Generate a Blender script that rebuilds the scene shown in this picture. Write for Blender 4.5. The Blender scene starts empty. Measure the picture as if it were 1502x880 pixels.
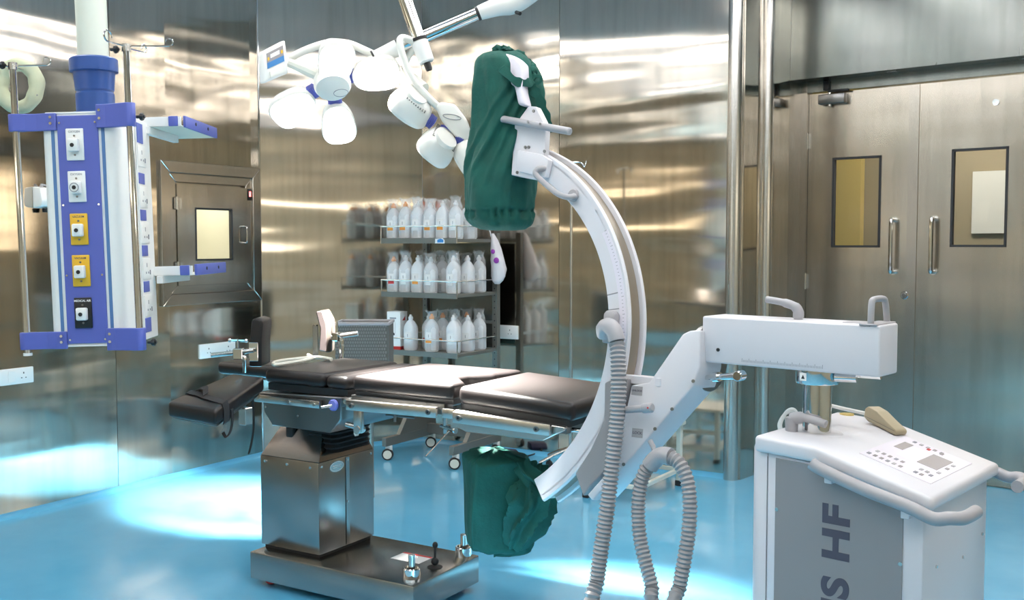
import bpy, bmesh, math, random
from mathutils import Vector, Matrix, noise
random.seed(7)
scn = bpy.context.scene
col = scn.collection
V = Vector
PI = math.pi
R = math.radians

# ------------------------------------------------------------------ camera
IW, IH, FPX, HC = 1502, 880, 1500.0, 1.5
YAW, PITCH = R(31.2), math.atan(84 / 1500.0)
cam_d = bpy.data.cameras.new('camera')
cam_d.sensor_width = 36.0
cam_d.lens = FPX / IW * 36.0
cam_d.clip_start = 0.05
cam = bpy.data.objects.new('camera', cam_d)
col.objects.link(cam)
cam.location = (0, 0, HC)
cam.rotation_euler = (PI / 2 - PITCH, 0, YAW)
scn.camera = cam
# pixel helpers: a pixel is only a direction, it is met with a real plane
CAM = V((0, 0, HC))
FWD = V((-math.sin(YAW) * math.cos(PITCH), math.cos(YAW) * math.cos(PITCH), -math.sin(PITCH)))
RT = V((math.cos(YAW), math.sin(YAW), 0))
UPV = RT.cross(FWD)
FH = V((-math.sin(YAW), math.cos(YAW), 0))
def ray(x, y): return FWD + RT * ((x - IW / 2) / FPX) - UPV * ((y - IH / 2) / FPX)
def PPL(x, y, p0, n):
    d = ray(x, y); return CAM + d * ((V(p0) - CAM).dot(V(n)) / d.dot(V(n)))
def PX(x, y, ax, v):
    n = V((0, 0, 0)); n['xyz'.index(ax)] = 1; return PPL(x, y, n * v, n)
def PF(x, y, d): return PPL(x, y, CAM + FH * d, FH)

# ------------------------------------------------------------------ world, exposure
wd = bpy.data.worlds.new('world'); scn.world = wd; wd.use_nodes = True
wd.node_tree.nodes['Background'].inputs[0].default_value = (.6, .65, .7, 1)
wd.node_tree.nodes['Background'].inputs[1].default_value = .25
scn.view_settings.view_transform = 'Standard'
scn.view_settings.look = 'None'
scn.view_settings.gamma = 1
scn.view_settings.use_curve_mapping = False
scn.view_settings.exposure = 0.24

# ------------------------------------------------------------------ materials
MATS = {}
def mat(name, colr=(.8, .8, .8), rough=.5, metal=0, **k):
    m = bpy.data.materials.new(name); m.use_nodes = True
    b = m.node_tree.nodes['Principled BSDF']
    b.inputs['Base Color'].default_value = (*colr, 1)
    b.inputs['Roughness'].default_value = rough
    b.inputs['Metallic'].default_value = metal
    for kk, v in k.items(): b.inputs[kk.replace('_', ' ')].default_value = v
    MATS[name] = m
    return m
def nd(m, t, **k):
    n = m.node_tree.nodes.new(t)
    for a, v in k.items(): setattr(n, a, v)
    return n
def lk(m, a, b): m.node_tree.links.new(a, b)
def coords(m, scale=(1, 1, 1), src='Object', rnd=False):
    tc = nd(m, 'ShaderNodeTexCoord'); mp = nd(m, 'ShaderNodeMapping'); mp.inputs['Scale'].default_value = scale
    lk(m, tc.outputs[src], mp.inputs['Vector'])
    if rnd:
        oi = nd(m, 'ShaderNodeObjectInfo'); mu = nd(m, 'ShaderNodeMath', operation='MULTIPLY'); mu.inputs[1].default_value = 37.0
        lk(m, oi.outputs['Random'], mu.inputs[0]); lk(m, mu.outputs[0], mp.inputs['Location'])
    return mp.outputs[0]
def noisy(m, vec, scale, detail=3, rough=.5):
    n = nd(m, 'ShaderNodeTexNoise'); n.inputs['Scale'].default_value = scale; n.inputs['Detail'].default_value = detail; n.inputs['Roughness'].default_value = rough
    lk(m, vec, n.inputs['Vector']); return n.outputs['Fac']
def ramp(m, fac, a, b, lo=.3, hi=.7):
    r = nd(m, 'ShaderNodeValToRGB'); e = r.color_ramp.elements
    e[0].position = lo; e[1].position = hi; e[0].color = (*a, 1); e[1].color = (*b, 1)
    lk(m, fac, r.inputs[0]); return r.outputs[0]
def bump(m, h, strength=.3, dist=.01, prev=None):
    b = nd(m, 'ShaderNodeBump'); b.inputs['Strength'].default_value = strength; b.inputs['Distance'].default_value = dist
    lk(m, h, b.inputs['Height'])
    if prev: lk(m, prev, b.inputs['Normal'])
    return b.outputs[0]
def bsdf(m): return m.node_tree.nodes['Principled BSDF']

def wall_steel(name, c0, c1, wav=.02, rough=.2, rnd=True):
    # sheet steel: long shallow undulations, fine vertical brushing, smudges
    m = mat(name, c0, rough, 1.0)
    b = bsdf(m)
    v = coords(m, (.38, .38, 2.3), rnd=rnd)
    n1 = noisy(m, v, 1.0, 1.5, .45)
    v2 = coords(m, (.9, .9, 5.0), rnd=rnd)
    n2 = noisy(m, v2, 1.0, 1, .4)
    b1 = bump(m, n1, 1.0, wav)
    b2 = bump(m, n2, 1.0, wav * .22, b1)
    lk(m, b2, b.inputs['Normal'])
    # faint vertical cleaning streaks
    st = ramp(m, noisy(m, coords(m, (9, 9, .55), rnd=rnd), 1.6, 3, .6), (.89, .90, .89), (1, 1, 1), .34, .56)
    mx = nd(m, 'ShaderNodeMix', data_type='RGBA', blend_type='MULTIPLY'); mx.inputs[0].default_value = 1
    lk(m, ramp(m, noisy(m, coords(m, (1.2, 1.2, .6), rnd=rnd), 2.0, 4, .6), c0, c1), mx.inputs[6]); lk(m, st, mx.inputs[7])
    lk(m, mx.outputs[2], b.inputs['Base Color'])
    rr = nd(m, 'ShaderNodeMapRange'); rr.inputs[3].default_value = rough * .92; rr.inputs[4].default_value = rough * 1.12
    lk(m, noisy(m, coords(m, (5, 5, .5)), 2.0, 3, .55), rr.inputs[0]); lk(m, rr.outputs[0], b.inputs['Roughness'])
    return m
wall_steel('wall_steel', (.62, .57, .51), (.72, .66, .58), .021, .10)
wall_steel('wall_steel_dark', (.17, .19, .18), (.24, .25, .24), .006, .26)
wall_steel('door_steel', (.46, .42, .37), (.56, .51, .44), .006, .22)
def fine_steel(name, c, rough=.28, s=(4, 200, 200)):
    m = mat(name, c, rough, 1.0)
    lk(m, bump(m, noisy(m, coords(m, s), 1.0, 2), .06, .001), bsdf(m).inputs['Normal'])
    return m
fine_steel('steel', (.62, .60, .57), .24)
fine_steel('steel_dark', (.22, .22, .22), .30)
fine_steel('hood_steel', (.17, .15, .14), .26)
fine_steel('pedestal_steel', (.36, .36, .355), .24, (200, 200, 4))
mat('chrome', (.75, .75, .75), .08, 1.0)
mat('frame_steel', (.50, .46, .41), .22, 1.0)
m = mat('floor_epoxy', (.10, .42, .68), .16, Coat_Weight=.35, Coat_Roughness=.05)
lk(m, ramp(m, noisy(m, coords(m, (1, 1, 1)), 1.3, 4, .6), (.095, .41, .66), (.145, .48, .72)), bsdf(m).inputs['Base Color'])
lk(m, bump(m, noisy(m, coords(m, (1, 1, 1)), 5, 2), .25, .004), bsdf(m).inputs['Normal'])
mat('ceiling_white', (.60, .49, .50), .6)
mat('white_rail', (.85, .80, .72), .35)
mat('ceiling_cyan', (.15, .62, .72), .4)
def emit(name, c, s):
    m = mat(name, (.8, .8, .8)); b = bsdf(m)
    b.inputs['Emission Color'].default_value = (*c, 1); b.inputs['Emission Strength'].default_value = s
    return m
emit('panel_light', (1, .97, .94), 10.0)
emit('view_light', (1, .84, .58), 3.2)
emit('corridor_lamp', (1, .96, .85), 26)
emit('cyan_light', (.2, .85, 1.0), 5.0)
mat('cream_wall', (.50, .40, .27), .5)
mat('black_vinyl', (.014, .011, .011), .38, Specular_IOR_Level=.4)
m = MATS['black_vinyl']
lk(m, bump(m, noisy(m, coords(m), 120, 2), .06, .002), bsdf(m).inputs['Normal'])
mat('black', (.012, .012, .014), .45)
mat('black_strap', (.014, .014, .016), .8)
mat('rubber', (.02, .02, .022), .6)
mat('white_paint', (.66, .65, .69), .32)
mat('white_plastic', (.82, .82, .80), .35)
mat('cream', (.74, .74, .66), .4)
mat('cream_pipe', (.72, .75, .66), .3)
mat('grey_plastic', (.36, .35, .37), .4)
mat('grey_panel', (.27, .26, .27), .45)
mat('dark_text', (.075, .07, .10), .5)
mat('blue_paint', (.10, .13, .46), .38)
mat('blue_collar', (.03, .085, .30), .3)
mat('blue_strip', (.09, .20, .42), .4)
mat('blue_rib', (.16, .18, .55), .5)
mat('yellow_plate', (.78, .45, .03), .4)
mat('lavender', (.72, .68, .76), .4)
mat('beige', (.40, .34, .23), .4)
mat('brass', (.65, .50, .16), .35, .7)
mat('tan_groove', (.34, .29, .23), .35, .6)
mat('purple', (.35, .05, .42), .5)
mat('red', (.55, .03, .03), .5)
mat('orange', (.85, .30, .05), .45)
mat('navy', (.012, .016, .07), .6)
mat('brown_pad', (.012, .007, .004), .6)
mat('label_white', (.85, .85, .85), .6)
mat('print_grey', (.25, .25, .28), .6)
mat('screen_grey', (.33, .30, .31), .25)
mat('screen_blue', (.03, .20, .50), .3)
mat('yellow_wall', (.62, .47, .16), .6)
mat('beige_wall', (.36, .30, .19), .6)
mat('board_white', (.75, .75, .68), .5)
emit('red_led', (1, .05, .03), 3.0)
m = mat('green_cloth', (.004, .105, .078), .8)
vv = coords(m)
lk(m, ramp(m, noisy(m, vv, 9, 4), (.0015, .062, .048), (.003, .095, .072)), bsdf(m).inputs['Base Color'])
lk(m, bump(m, noisy(m, vv, 26, 4, .6), .35, .012, bump(m, noisy(m, vv, 900, 1), .15, .001)), bsdf(m).inputs['Normal'])
m = mat('ring_cloth', (.58, .60, .42), .9)
lk(m, bump(m, noisy(m, coords(m), 40, 3), .3, .01), bsdf(m).inputs['Normal'])
m = mat('wicker', (.13, .13, .12), .7)
mat('bottle_plastic', (.92, .94, .97), .28, Transmission_Weight=.35, IOR=1.2)
mat('bottle_cap', (.84, .86, .88), .35, Transmission_Weight=.25, IOR=1.3)
mat('bag_plastic', (.92, .90, .94), .4, Transmission_Weight=.25, IOR=1.1)
def film(name, tint, mixf):
    m = mat(name, tint, .15); b = bsdf(m); nt = m.node_tree
    t = nd(m, 'ShaderNodeBsdfTransparent'); mx = nd(m, 'ShaderNodeMixShader'); mx.inputs[0].default_value = mixf
    lk(m, t.outputs[0], mx.inputs[1]); lk(m, b.outputs[0], mx.inputs[2]); lk(m, mx.outputs[0], nt.nodes['Material Output'].inputs[0])
    return m
film('wrap_film', (.85, .86, .88), .22)
film('window_glass', (.05, .06, .06), .12)
bsdf(MATS['window_glass']).inputs['Roughness'].default_value = .03
m = emit('lamp_lit', (1, .98, .93), 9.0)
mat('lamp_shell', (.78, .77, .72), .3)
mat('vent_dark', (.15, .15, .14), .6)

# ------------------------------------------------------------------ mesh helpers
ROOTM = {}
class MB:
    def __init__(s): s.bm = bmesh.new()
    def _v(s, pts): return [s.bm.verts.new(V(p)) for p in pts]
    def face(s, vs):
        try: return s.bm.faces.new(vs)
        except ValueError: return None
    def hexa(s, p):   # 8 points: bottom ring 0-3, top ring 4-7
        v = s._v(p)
        for f in ((3, 2, 1, 0), (4, 5, 6, 7), (0, 1, 5, 4), (1, 2, 6, 5), (2, 3, 7, 6), (3, 0, 4, 7)): s.face([v[i] for i in f])
        return v
    def box(s, x0, x1, y0, y1, z0, z1, bev=0, seg=2, M=None):
        pts = [V(p) for p in ((x0, y0, z0), (x1, y0, z0), (x1, y1, z0), (x0, y1, z0), (x0, y0, z1), (x1, y0, z1), (x1, y1, z1), (x0, y1, z1))]
        if M is not None: pts = [M @ p for p in pts]
        return s.hexb(pts, bev, seg)
    def hexb(s, pts, bev=0, seg=2):
        if not bev: s.hexa(pts); return s
        t = MB(); t.hexa(pts); bmesh.ops.recalc_face_normals(t.bm, faces=t.bm.faces)
        bmesh.ops.bevel(t.bm, geom=list(t.bm.edges), offset=bev, segments=seg, affect='EDGES', profile=.5, clamp_overlap=True)
        s.add(t); return s
    def add(s, t):
        mp = {v: s.bm.verts.new(v.co) for v in t.bm.verts}
        for f in t.bm.faces: s.face([mp[v] for v in f.verts])
        t.bm.free(); return s
    def ring(s, c, ax, r, seg, ref=None):
        ax = V(ax).normalized(); ref = V(ref) if ref else (V((0, 0, 1)) if abs(ax.z) < .9 else V((1, 0, 0)))
        a = (ref - ax * ref.dot(ax)).normalized(); b = ax.cross(a); c = V(c)
        return [c + (a * math.cos(2 * PI * i / seg) + b * math.sin(2 * PI * i / seg)) * r for i in range(seg)]
    def loft(s, rings, cap=True, closed=False):
        vs = [s._v(r) for r in rings]; n = len(vs[0]); k = len(vs)
        for i in range(k if closed else k - 1):
            A, B = vs[i], vs[(i + 1) % k]
            for j in range(n): s.face([A[j], A[(j + 1) % n], B[(j + 1) % n], B[j]])
        if cap and not closed: s.face(vs[0][::-1]); s.face(vs[-1])
        return s
    def cyl(s, p0, p1, r0, r1=None, seg=16, bev=0):
        p0, p1 = V(p0), V(p1); ax = p1 - p0; r1 = r0 if r1 is None else r1
        if bev:
            L = ax.length; u = ax / L
            return s.loft([s.ring(p0, ax, r0 - bev, seg), s.ring(p0 + u * bev, ax, r0, seg), s.ring(p1 - u * bev, ax, r1, seg), s.ring(p1, ax, r1 - bev, seg)])
        return s.loft([s.ring(p0, ax, r0, seg), s.ring(p1, ax, r1, seg)])
    def tube(s, pts, r, seg=10, closed=False, flat=None):
        pts = [V(p) for p in pts]; n = len(pts); rr = r if isinstance(r, (list, tuple)) else [r] * n
        T = []
        for i in range(n):
            a = pts[(i - 1) % n] if (closed or i) else pts[0]; b = pts[(i + 1) % n] if (closed or i < n - 1) else pts[-1]
            T.append((b - a).normalized())
        nrm = V((0, 0, 1)) if abs(T[0].z) < .9 else V((1, 0, 0)); rings = []
        for i in range(n):
            nrm = (nrm - T[i] * nrm.dot(T[i])).normalized(); bb = T[i].cross(nrm)
            fa, fb = flat if flat else (1, 1)
            rings.append([pts[i] + (nrm * math.cos(2 * PI * k / seg) * fa + bb * math.sin(2 * PI * k / seg) * fb) * rr[i] for k in range(seg)])
        return s.loft(rings, closed=closed)
    def lathe(s, prof, o=(0, 0, 0), ax=(0, 0, 1), seg=24):
        o, ax = V(o), V(ax).normalized()
        return s.loft([s.ring(o + ax * h, ax, max(r, 1e-4), seg) for r, h in prof])
    def prism(s, poly, o, ax, ay, h, bev=0, seg=2):
        o, ax, ay, h = V(o), V(ax), V(ay), V(h); t = MB()
        a = t._v([o + ax * p[0] + ay * p[1] for p in poly]); b = t._v([o + ax * p[0] + ay * p[1] + h for p in poly]); n = len(poly)
        t.face(a[::-1]); t.face(b)
        for i in range(n): t.face([a[i], a[(i + 1) % n], b[(i + 1) % n], b[i]])
        if bev:
            bmesh.ops.recalc_face_normals(t.bm, faces=t.bm.faces)
            bmesh.ops.bevel(t.bm, geom=list(t.bm.edges), offset=bev, segments=seg, affect='EDGES', profile=.5, clamp_overlap=True)
        return s.add(t)
    def ell(s, c, rx, ry, rz, nu=16, nv=10, M=None):
        rings = []
        for i in range(nv + 1):
            a = -PI / 2 + PI * i / nv; k = max(math.cos(a), 1e-3)
            rings.append([V((rx * k * math.cos(2 * PI * j / nu), ry * k * math.sin(2 * PI * j / nu), rz * math.sin(a))) for j in range(nu)])
        c = V(c); rings = [[c + ((M @ p) if M is not None else p) for p in r] for r in rings]
        return s.loft(rings)
    def grid(s, f, nu, nv):
        vs = [[s.bm.verts.new(V(f(i / nu, j / nv))) for j in range(nv + 1)] for i in range(nu + 1)]
        for i in range(nu):
            for j in range(nv): s.face([vs[i][j], vs[i + 1][j], vs[i + 1][j + 1], vs[i][j + 1]])
        return s
    def build(s, name, material, parent=None, world=False, smooth=True, ang=35, recalc=True):
        if world and parent is not None:
            bmesh.ops.transform(s.bm, matrix=ROOTM[parent.name].inverted(), verts=s.bm.verts)
        if recalc: bmesh.ops.recalc_face_normals(s.bm, faces=s.bm.faces)
        me = bpy.data.meshes.new(name); s.bm.to_mesh(me); s.bm.free()
        if smooth:
            me.shade_smooth(); me.set_sharp_from_angle(angle=R(ang))
        me.materials.append(MATS[material])
        return link(name, me, parent)
def link(name, me, parent=None):
    o = bpy.data.objects.new(name, me); col.objects.link(o)
    if parent is not None:
        o.parent = parent; ROOTM[o.name] = ROOTM[parent.name]
    else: ROOTM[o.name] = Matrix()
    return o
def thing(name, label, cat, loc=(0, 0, 0), rz=0, group=None, rot=None, kind=None):
    o = bpy.data.objects.new(name, None); col.objects.link(o)
    o.empty_display_size = .1
    o.location = loc; o.rotation_euler = rot if rot else (0, 0, rz)
    from mathutils import Euler
    ROOTM[o.name] = Matrix.Translation(V(loc)) @ Euler(rot if rot else (0, 0, rz)).to_matrix().to_4x4()
    tag(o, label, cat, group, kind)
    return o
def tag(o, label=None, cat=None, group=None, kind=None):
    if label: o['label'] = label
    if cat: o['category'] = cat
    if group: o['group'] = group
    if kind: o['kind'] = kind
    return o
def struct(o, label=None, cat=None): return tag(o, label, cat, kind='structure')
def frame2(p0, p1, zdir=(0, 0, 1)):
    # matrix with x along p0->p1, z up, y = left normal
    x = (V(p1) - V(p0)).normalized(); z = V(zdir); y = z.cross(x)
    return Matrix(((x.x, y.x, z.x, p0[0]), (x.y, y.y, z.y, p0[1]), (x.z, y.z, z.z, p0[2]), (0, 0, 0, 1)))
def spline(pts, n=8, closed=False):
    pts = [V(p) for p in pts]; out = []; N = len(pts)
    rng = range(N if closed else N - 1)
    for i in rng:
        p0 = pts[(i - 1) % N] if (closed or i > 0) else pts[0]; p1 = pts[i]; p2 = pts[(i + 1) % N]
        p3 = pts[(i + 2) % N] if (closed or i + 2 < N) else pts[-1]
        for k in range(n):
            t = k / n
            out.append(.5 * ((2 * p1) + (p2 - p0) * t + (2 * p0 - 5 * p1 + 4 * p2 - p3) * t * t + (3 * p1 - p0 - 3 * p2 + p3) * t ** 3))
    if not closed: out.append(pts[-1])
    return out
def copy_tree(o, parent=None):
    c = o.copy(); col.objects.link(c); c.parent = parent
    for ch in list(o.children): copy_tree(ch, c)
    return c
def text_mesh(txt, size, name, material, parent, M, bold=0.0, ext=.0006):
    cu = bpy.data.curves.new(name, 'FONT'); cu.body = txt; cu.size = size; cu.extrude = ext; cu.align_x = 'CENTER'; cu.align_y = 'CENTER'; cu.offset = bold
    to = bpy.data.objects.new(name, cu); col.objects.link(to)
    dg = bpy.context.evaluated_depsgraph_get(); me = bpy.data.meshes.new_from_object(to.evaluated_get(dg))
    bpy.data.objects.remove(to); me.name = name
    me.transform(ROOTM[parent.name].inverted() @ M if M is not None else Matrix())
    me.materials.clear(); me.materials.append(MATS[material])
    return link(name, me, parent)
# ================================================================== THE ROOM
CEIL = 3.35
LX = -5.2                      # left wall plane
A_ = V((LX, 5.2, 0)); B_ = V((-4.55, 6.22, 0)); C_ = V((-2.14, 6.22, 0))
DT = V((.989, -.15, 0)).normalized(); DN = V((-DT.y, DT.x, 0))      # door wall direction, away normal
J0 = V((-1.978, 6.841, 0))     # left front edge of the door recess
J1 = J0 + DN * .2
RX, FY = 2.4, -2.2
DEND = J0 + DT * ((RX - J0.x) / DT.x)

fl = MB(); fl.prism([(-6.2, FY - .1), (RX + .1, FY - .1), (RX + .1, 9.6), (-6.2, 9.6)], (0, 0, -.05), (1, 0, 0), (0, 1, 0), (0, 0, .05))
struct(fl.build('floor', 'floor_epoxy', smooth=False), 'glossy light blue epoxy floor', 'floor')
ce = MB(); ce.prism([(-6.2, FY - .1), (RX + .1, FY - .1), (RX + .1, 9.6), (-6.2, 9.6)], (0, 0, CEIL), (1, 0, 0), (0, 1, 0), (0, 0, .05))
struct(ce.build('ceiling', 'ceiling_white', smooth=False), 'plain pale ceiling above the room', 'ceiling')

def wall(name, label, p0, p1, splits, material, z1=CEIL, gap=.0035, z0=0.0, holes=None):
    """backing slab plus separate steel panels between the split distances; room is on the right side of p0->p1"""
    M = frame2(p0, p1); L = (V(p1) - V(p0)).length
    back = MB()
    segs = holes if holes else [(0, L, z0, z1)]
    for (a, b, c, d) in segs: back.box(a, b, .012, .06, c, d, M=M)
    w = struct(back.build(name, 'wall_steel_dark', smooth=False), label, 'wall')
    ed = [0] + list(splits) + [L]
    for a, b in zip(ed[:-1], ed[1:]):
        for (sa, sb, sc, sd) in segs:
            x0, x1 = max(a, sa), min(b, sb)
            if x1 - x0 < .02: continue
            pm = MB(); g0 = gap / 2 if x0 == a else 0; g1 = gap / 2 if x1 == b else 0
            pm.box(x0 + g0, x1 - g1, 0, .012, sc, sd, M=M)
            pm.build('wall_panel', material, w, smooth=False)
    return w
# left wall with the hatch opening: distance along the wall = y - FY
HY0, HY1, HZ0, HZ1 = 4.40, 5.12, 1.19, 1.94
L0 = (LX, FY, 0)
hy = lambda y: y - FY
wall('wall_left', 'brushed stainless steel wall with a service hatch', L0, (LX, 5.2, 0), [hy(-1.0), hy(.3), hy(1.55), hy(2.78), hy(3.995)], 'wall_steel',
     holes=[(0, hy(HY0), 0, CEIL), (hy(HY0), hy(HY1), 0, HZ0), (hy(HY0), hy(HY1), HZ1, CEIL), (hy(HY1), hy(5.2), 0, CEIL)])
wall('wall_corner', 'angled stainless steel corner wall behind the fluid rack', A_, B_, [], 'wall_steel')
wall('wall_back', 'stainless steel back wall behind operating table', B_, C_, [1.163], 'wall_steel')
wall('wall_recess', 'narrow steel return wall beside the doors', C_ + V((.06, 0, 0)), J0, [], 'wall_steel')
wall('wall_right', 'cream panelled wall on the right', (RX, DEND.y, 0), (RX, FY, 0), [1.3, 2.6, 3.9, 5.2, 6.5], 'cream_wall')
wall('wall_front', 'cream panelled wall behind the camera', (RX, FY, 0), (LX, FY, 0), [1.3, 2.6, 3.9, 5.2, 6.5], 'cream_wall')
# edge strip where the left wall meets the angled corner
t = MB(); t.cyl((LX + .002, 5.2, 0), (LX + .002, 5.2, CEIL), .006, seg=8); struct(t.build('trim_1', 'chrome'), 'thin bright edge strip at the left wall corner', 'trim')
# round corner columns
for i, (px, y, r) in enumerate(((1076, 6.215, .047), (1123.5, 6.50, .038))):
    p = PX(px, 360, 'y', y); zj = PX(px, 180 if i == 0 else 197, 'y', y).z
    t = MB(); t.cyl((p.x, y, 0), (p.x, y, zj), r + .0015, seg=28); t.cyl((p.x, y, zj), (p.x, y, CEIL), r, seg=28)
    struct(t.build('trim_%d' % (2 + i), 'steel'), ('wide' if i == 0 else 'narrow') + ' round steel corner column left of the doors', 'column')
# coved floor edge
def cove(name, p0, p1, label):
    M = frame2(p0, p1); L = (V(p1) - V(p0)).length
    t = MB(); prof = [(0, 0), (0, .03)] + [(-.03 + .03 * math.cos(a), .03 - .03 * math.sin(a)) for a in (R(15), R(30), R(45), R(60), R(75))] + [(-.03, 0.0005), (-.03, 0)]
    t.prism([(x, z) for x, z in prof], M @ V((0, 0, 0)), M.to_3x3() @ V((0, 1, 0)), (0, 0, 1), M.to_3x3() @ V((L, 0, 0)))
    struct(t.build(name, 'floor_epoxy', ang=50), label, 'baseboard')
cove('baseboard_left', (LX, FY, 0), (LX, 5.2, 0), 'blue coved floor edge along the left wall')
cove('baseboard_corner', A_, B_, 'blue coved floor edge below the angled corner wall')
cove('baseboard_back', B_, C_, 'blue coved floor edge below the back wall')

# ---- door recess, soffit and doors
def dpt(a, n, z): return J0 + DT * a + DN * n + V((0, 0, z))
MD = Matrix(((DT.x, DN.x, 0, J0.x), (DT.y, DN.y, 0, J0.y), (0, 0, 1, 0), (0, 0, 0, 1)))
DTOP = PPL(1337, 124.4, J1, DN).z
SOF = PPL(1327, 100, J0, DN).z
aL = 0.045
def da(px, py, n=.2):
    p = PPL(px, py, J0 + DN * n, DN); return (p - J0).dot(DT), p.z
aM = da(1343, 300)[0]; LW_ = aM - aL
aR = aM + LW_
t = MB()
t.box(-.02, 0.0, .0, .26, 0, SOF, M=MD); t.box(0, aL, .17, .26, 0, DTOP + .1, M=MD)
t.box(aR, aR + .045, .17, .26, 0, DTOP + .1, M=MD); t.box(aR + .045, aR + .065, 0, .26, 0, SOF, M=MD)
struct(t.build('trim_4', 'frame_steel', smooth=False), 'steel jambs on both sides of the double doors', 'door frame')
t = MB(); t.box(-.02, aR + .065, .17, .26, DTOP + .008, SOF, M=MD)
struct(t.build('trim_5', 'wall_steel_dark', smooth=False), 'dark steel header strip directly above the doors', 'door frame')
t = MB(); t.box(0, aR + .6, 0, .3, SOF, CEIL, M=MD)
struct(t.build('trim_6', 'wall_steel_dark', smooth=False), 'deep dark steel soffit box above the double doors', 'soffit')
t = MB(); t.box(aR + .065, aR + 2.6, 0, .06, 0, SOF if False else CEIL, M=MD)
struct(t.build('wall_doors', 'wall_steel', smooth=False), 'steel wall right of the double doors', 'wall')

def door(idx, a0, a1, wpx, label, handle_side):
    wa0, wz1 = da(*wpx[0]); wa1, wz0 = da(*wpx[1])
    root = struct(thing('door_%d' % idx, label, 'door', J1 + DT * a0, math.atan2(DT.y, DT.x)))
    W = a1 - a0; x0, x1 = wa0 - a0, wa1 - a0
    t = MB()
    for (p, q, r, s) in ((.002, x0, .008, DTOP), (x1, W - .002, .008, DTOP), (x0, x1, .008, wz0), (x0, x1, wz1, DTOP)): t.box(p, q, 0, .045, r, s)
    leaf = t.build('door_leaf', 'door_steel', root, smooth=False)
    g = .014; t = MB()
    for (p, q, r, s) in ((x0, x0 + g, wz0, wz1), (x1 - g, x1, wz0, wz1), (x0, x1, wz0, wz0 + g), (x0, x1, wz1 - g, wz1)): t.box(p, q, -.006, .03, r, s)
    t.build('window_gasket', 'rubber', root, smooth=False)
    t = MB(); t.box(x0 + g, x1 - g, .016, .022, wz0 + g, wz1 - g); t.build('window_pane', 'window_glass', root, smooth=False)
    hx, hz1 = da(*handle_side[0]); _, hz0 = da(*handle_side[1]); hx -= a0
    t = MB(); t.tube(spline([(hx, 0, hz1), (hx, -.045, hz1), (hx, -.06, hz1 - .03), (hx, -.06, hz0 + .03), (hx, -.045, hz0), (hx, 0, hz0)], 6), .0135, 10)
    h = t.build('handle', 'chrome', root)
    for z in (hz0, hz1):
        t = MB(); t.cyl((hx, 0, z), (hx, -.006, z), .024, seg=16); t.build('handle_rose', 'steel', h)
    return root, W
d1, W1 = door(1, aL, aM, ((1221.5, 231.5), (1290.5, 363)), 'left steel door leaf with door closer and narrow window', ((1312, 323), (1311, 398)))
d2, W2 = door(2, aM, aR, ((1396.5, 219), (1476, 362.5)), 'right steel door leaf with a window showing a white board', ((1371, 321), (1371, 398)))
t = MB(); t.box(W1 - .05, W1 + .012, -.008, 0, .01, DTOP - .003); t.build('astragal', 'frame_steel', d1, smooth=False)
lx, lz = da(1327, 433); lx -= aL
t = MB(); t.cyl((lx, 0, lz), (lx, -.012, lz), .026, seg=20, bev=.004); lo = t.build('lock', 'chrome', d1)
t = MB(); t.cyl((lx, -.012, lz), (lx, -.02, lz), .012, seg=14); t.build('lock_barrel', 'steel_dark', lo)
for z in (da(1174, 208)[1], da(1174, 412)[1]):
    t = MB(); t.cyl((-.006, -.01, z - .055), (-.006, -.01, z + .055), .012, seg=12); t.box(-.03, .02, -.004, 0, z - .05, z + .05); t.build('hinge', 'steel', d1)
c0, cz = da(1224, 146); c0 -= aL
t = MB(); t.box(c0 - .09, c0 + .09, -.06, 0, cz - .032, cz + .032, .006); cl = t.build('door_closer', 'steel_dark', d1)
t = MB(); t.cyl((c0 - .02, -.03, cz - .045), (c0 - .02, -.03, cz + .05), .014, seg=12); t.build('spindle', 'steel', cl)
t = MB(); t.box(c0 - .03, c0 + .11, -.045, -.02, cz + .045, cz + .06, .003); t.box(c0 - .06, c0 - .02, -.05, -.02, cz + .06, cz + .12, .003); t.build('closer_arm', 'black', cl)
sx, sz = da(1461, 150); sx -= aM
t = MB(); t.cyl((sx, 0, sz), (sx, -.008, sz), .02, seg=16); t.build('spy_cap', 'chrome', d2)

# corridor behind the doors
t = MB(); t.box(-1.6, 2.6, 2.0, 2.08, 0, 2.9, M=MD); struct(t.build('wall_corridor', 'beige_wall', smooth=False), 'plain beige corridor wall seen through the door windows', 'wall')
ax = (PPL(1262, 300, J0 + DN * 1.9, DN) - J0).dot(DT)
t = MB(); t.box(-1.6, ax, 1.9, 1.98, 0, 2.9, M=MD); struct(t.build('wall_corridor_yellow', 'yellow_wall', smooth=False), 'yellow corridor wall seen through the left door window', 'wall')
b0 = PPL(1428, 252, J0 + DN * 1.99, DN); b1 = PPL(1500, 342, J0 + DN * 1.99, DN)
t = MB(); t.box((b0 - J0).dot(DT), (b1 - J0).dot(DT), 1.97, 1.995, b1.z, b0.z, M=MD)
tag(t.build('notice_board', 'board_white', smooth=False), 'blank white board on the corridor wall behind right door', 'board')
t = MB(); t.box(-1.6, 2.6, .3, 2.08, 2.9, 2.95, M=MD); struct(t.build('ceiling_corridor', 'ceiling_white', smooth=False), 'corridor ceiling behind the doors', 'ceiling')
t = MB(); t.box(.2, 1.4, .9, 1.2, 2.85, 2.897, M=MD)
tag(t.build('corridor_light', 'corridor_lamp', smooth=False), 'strip light on the corridor ceiling behind the doors', 'light')

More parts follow.
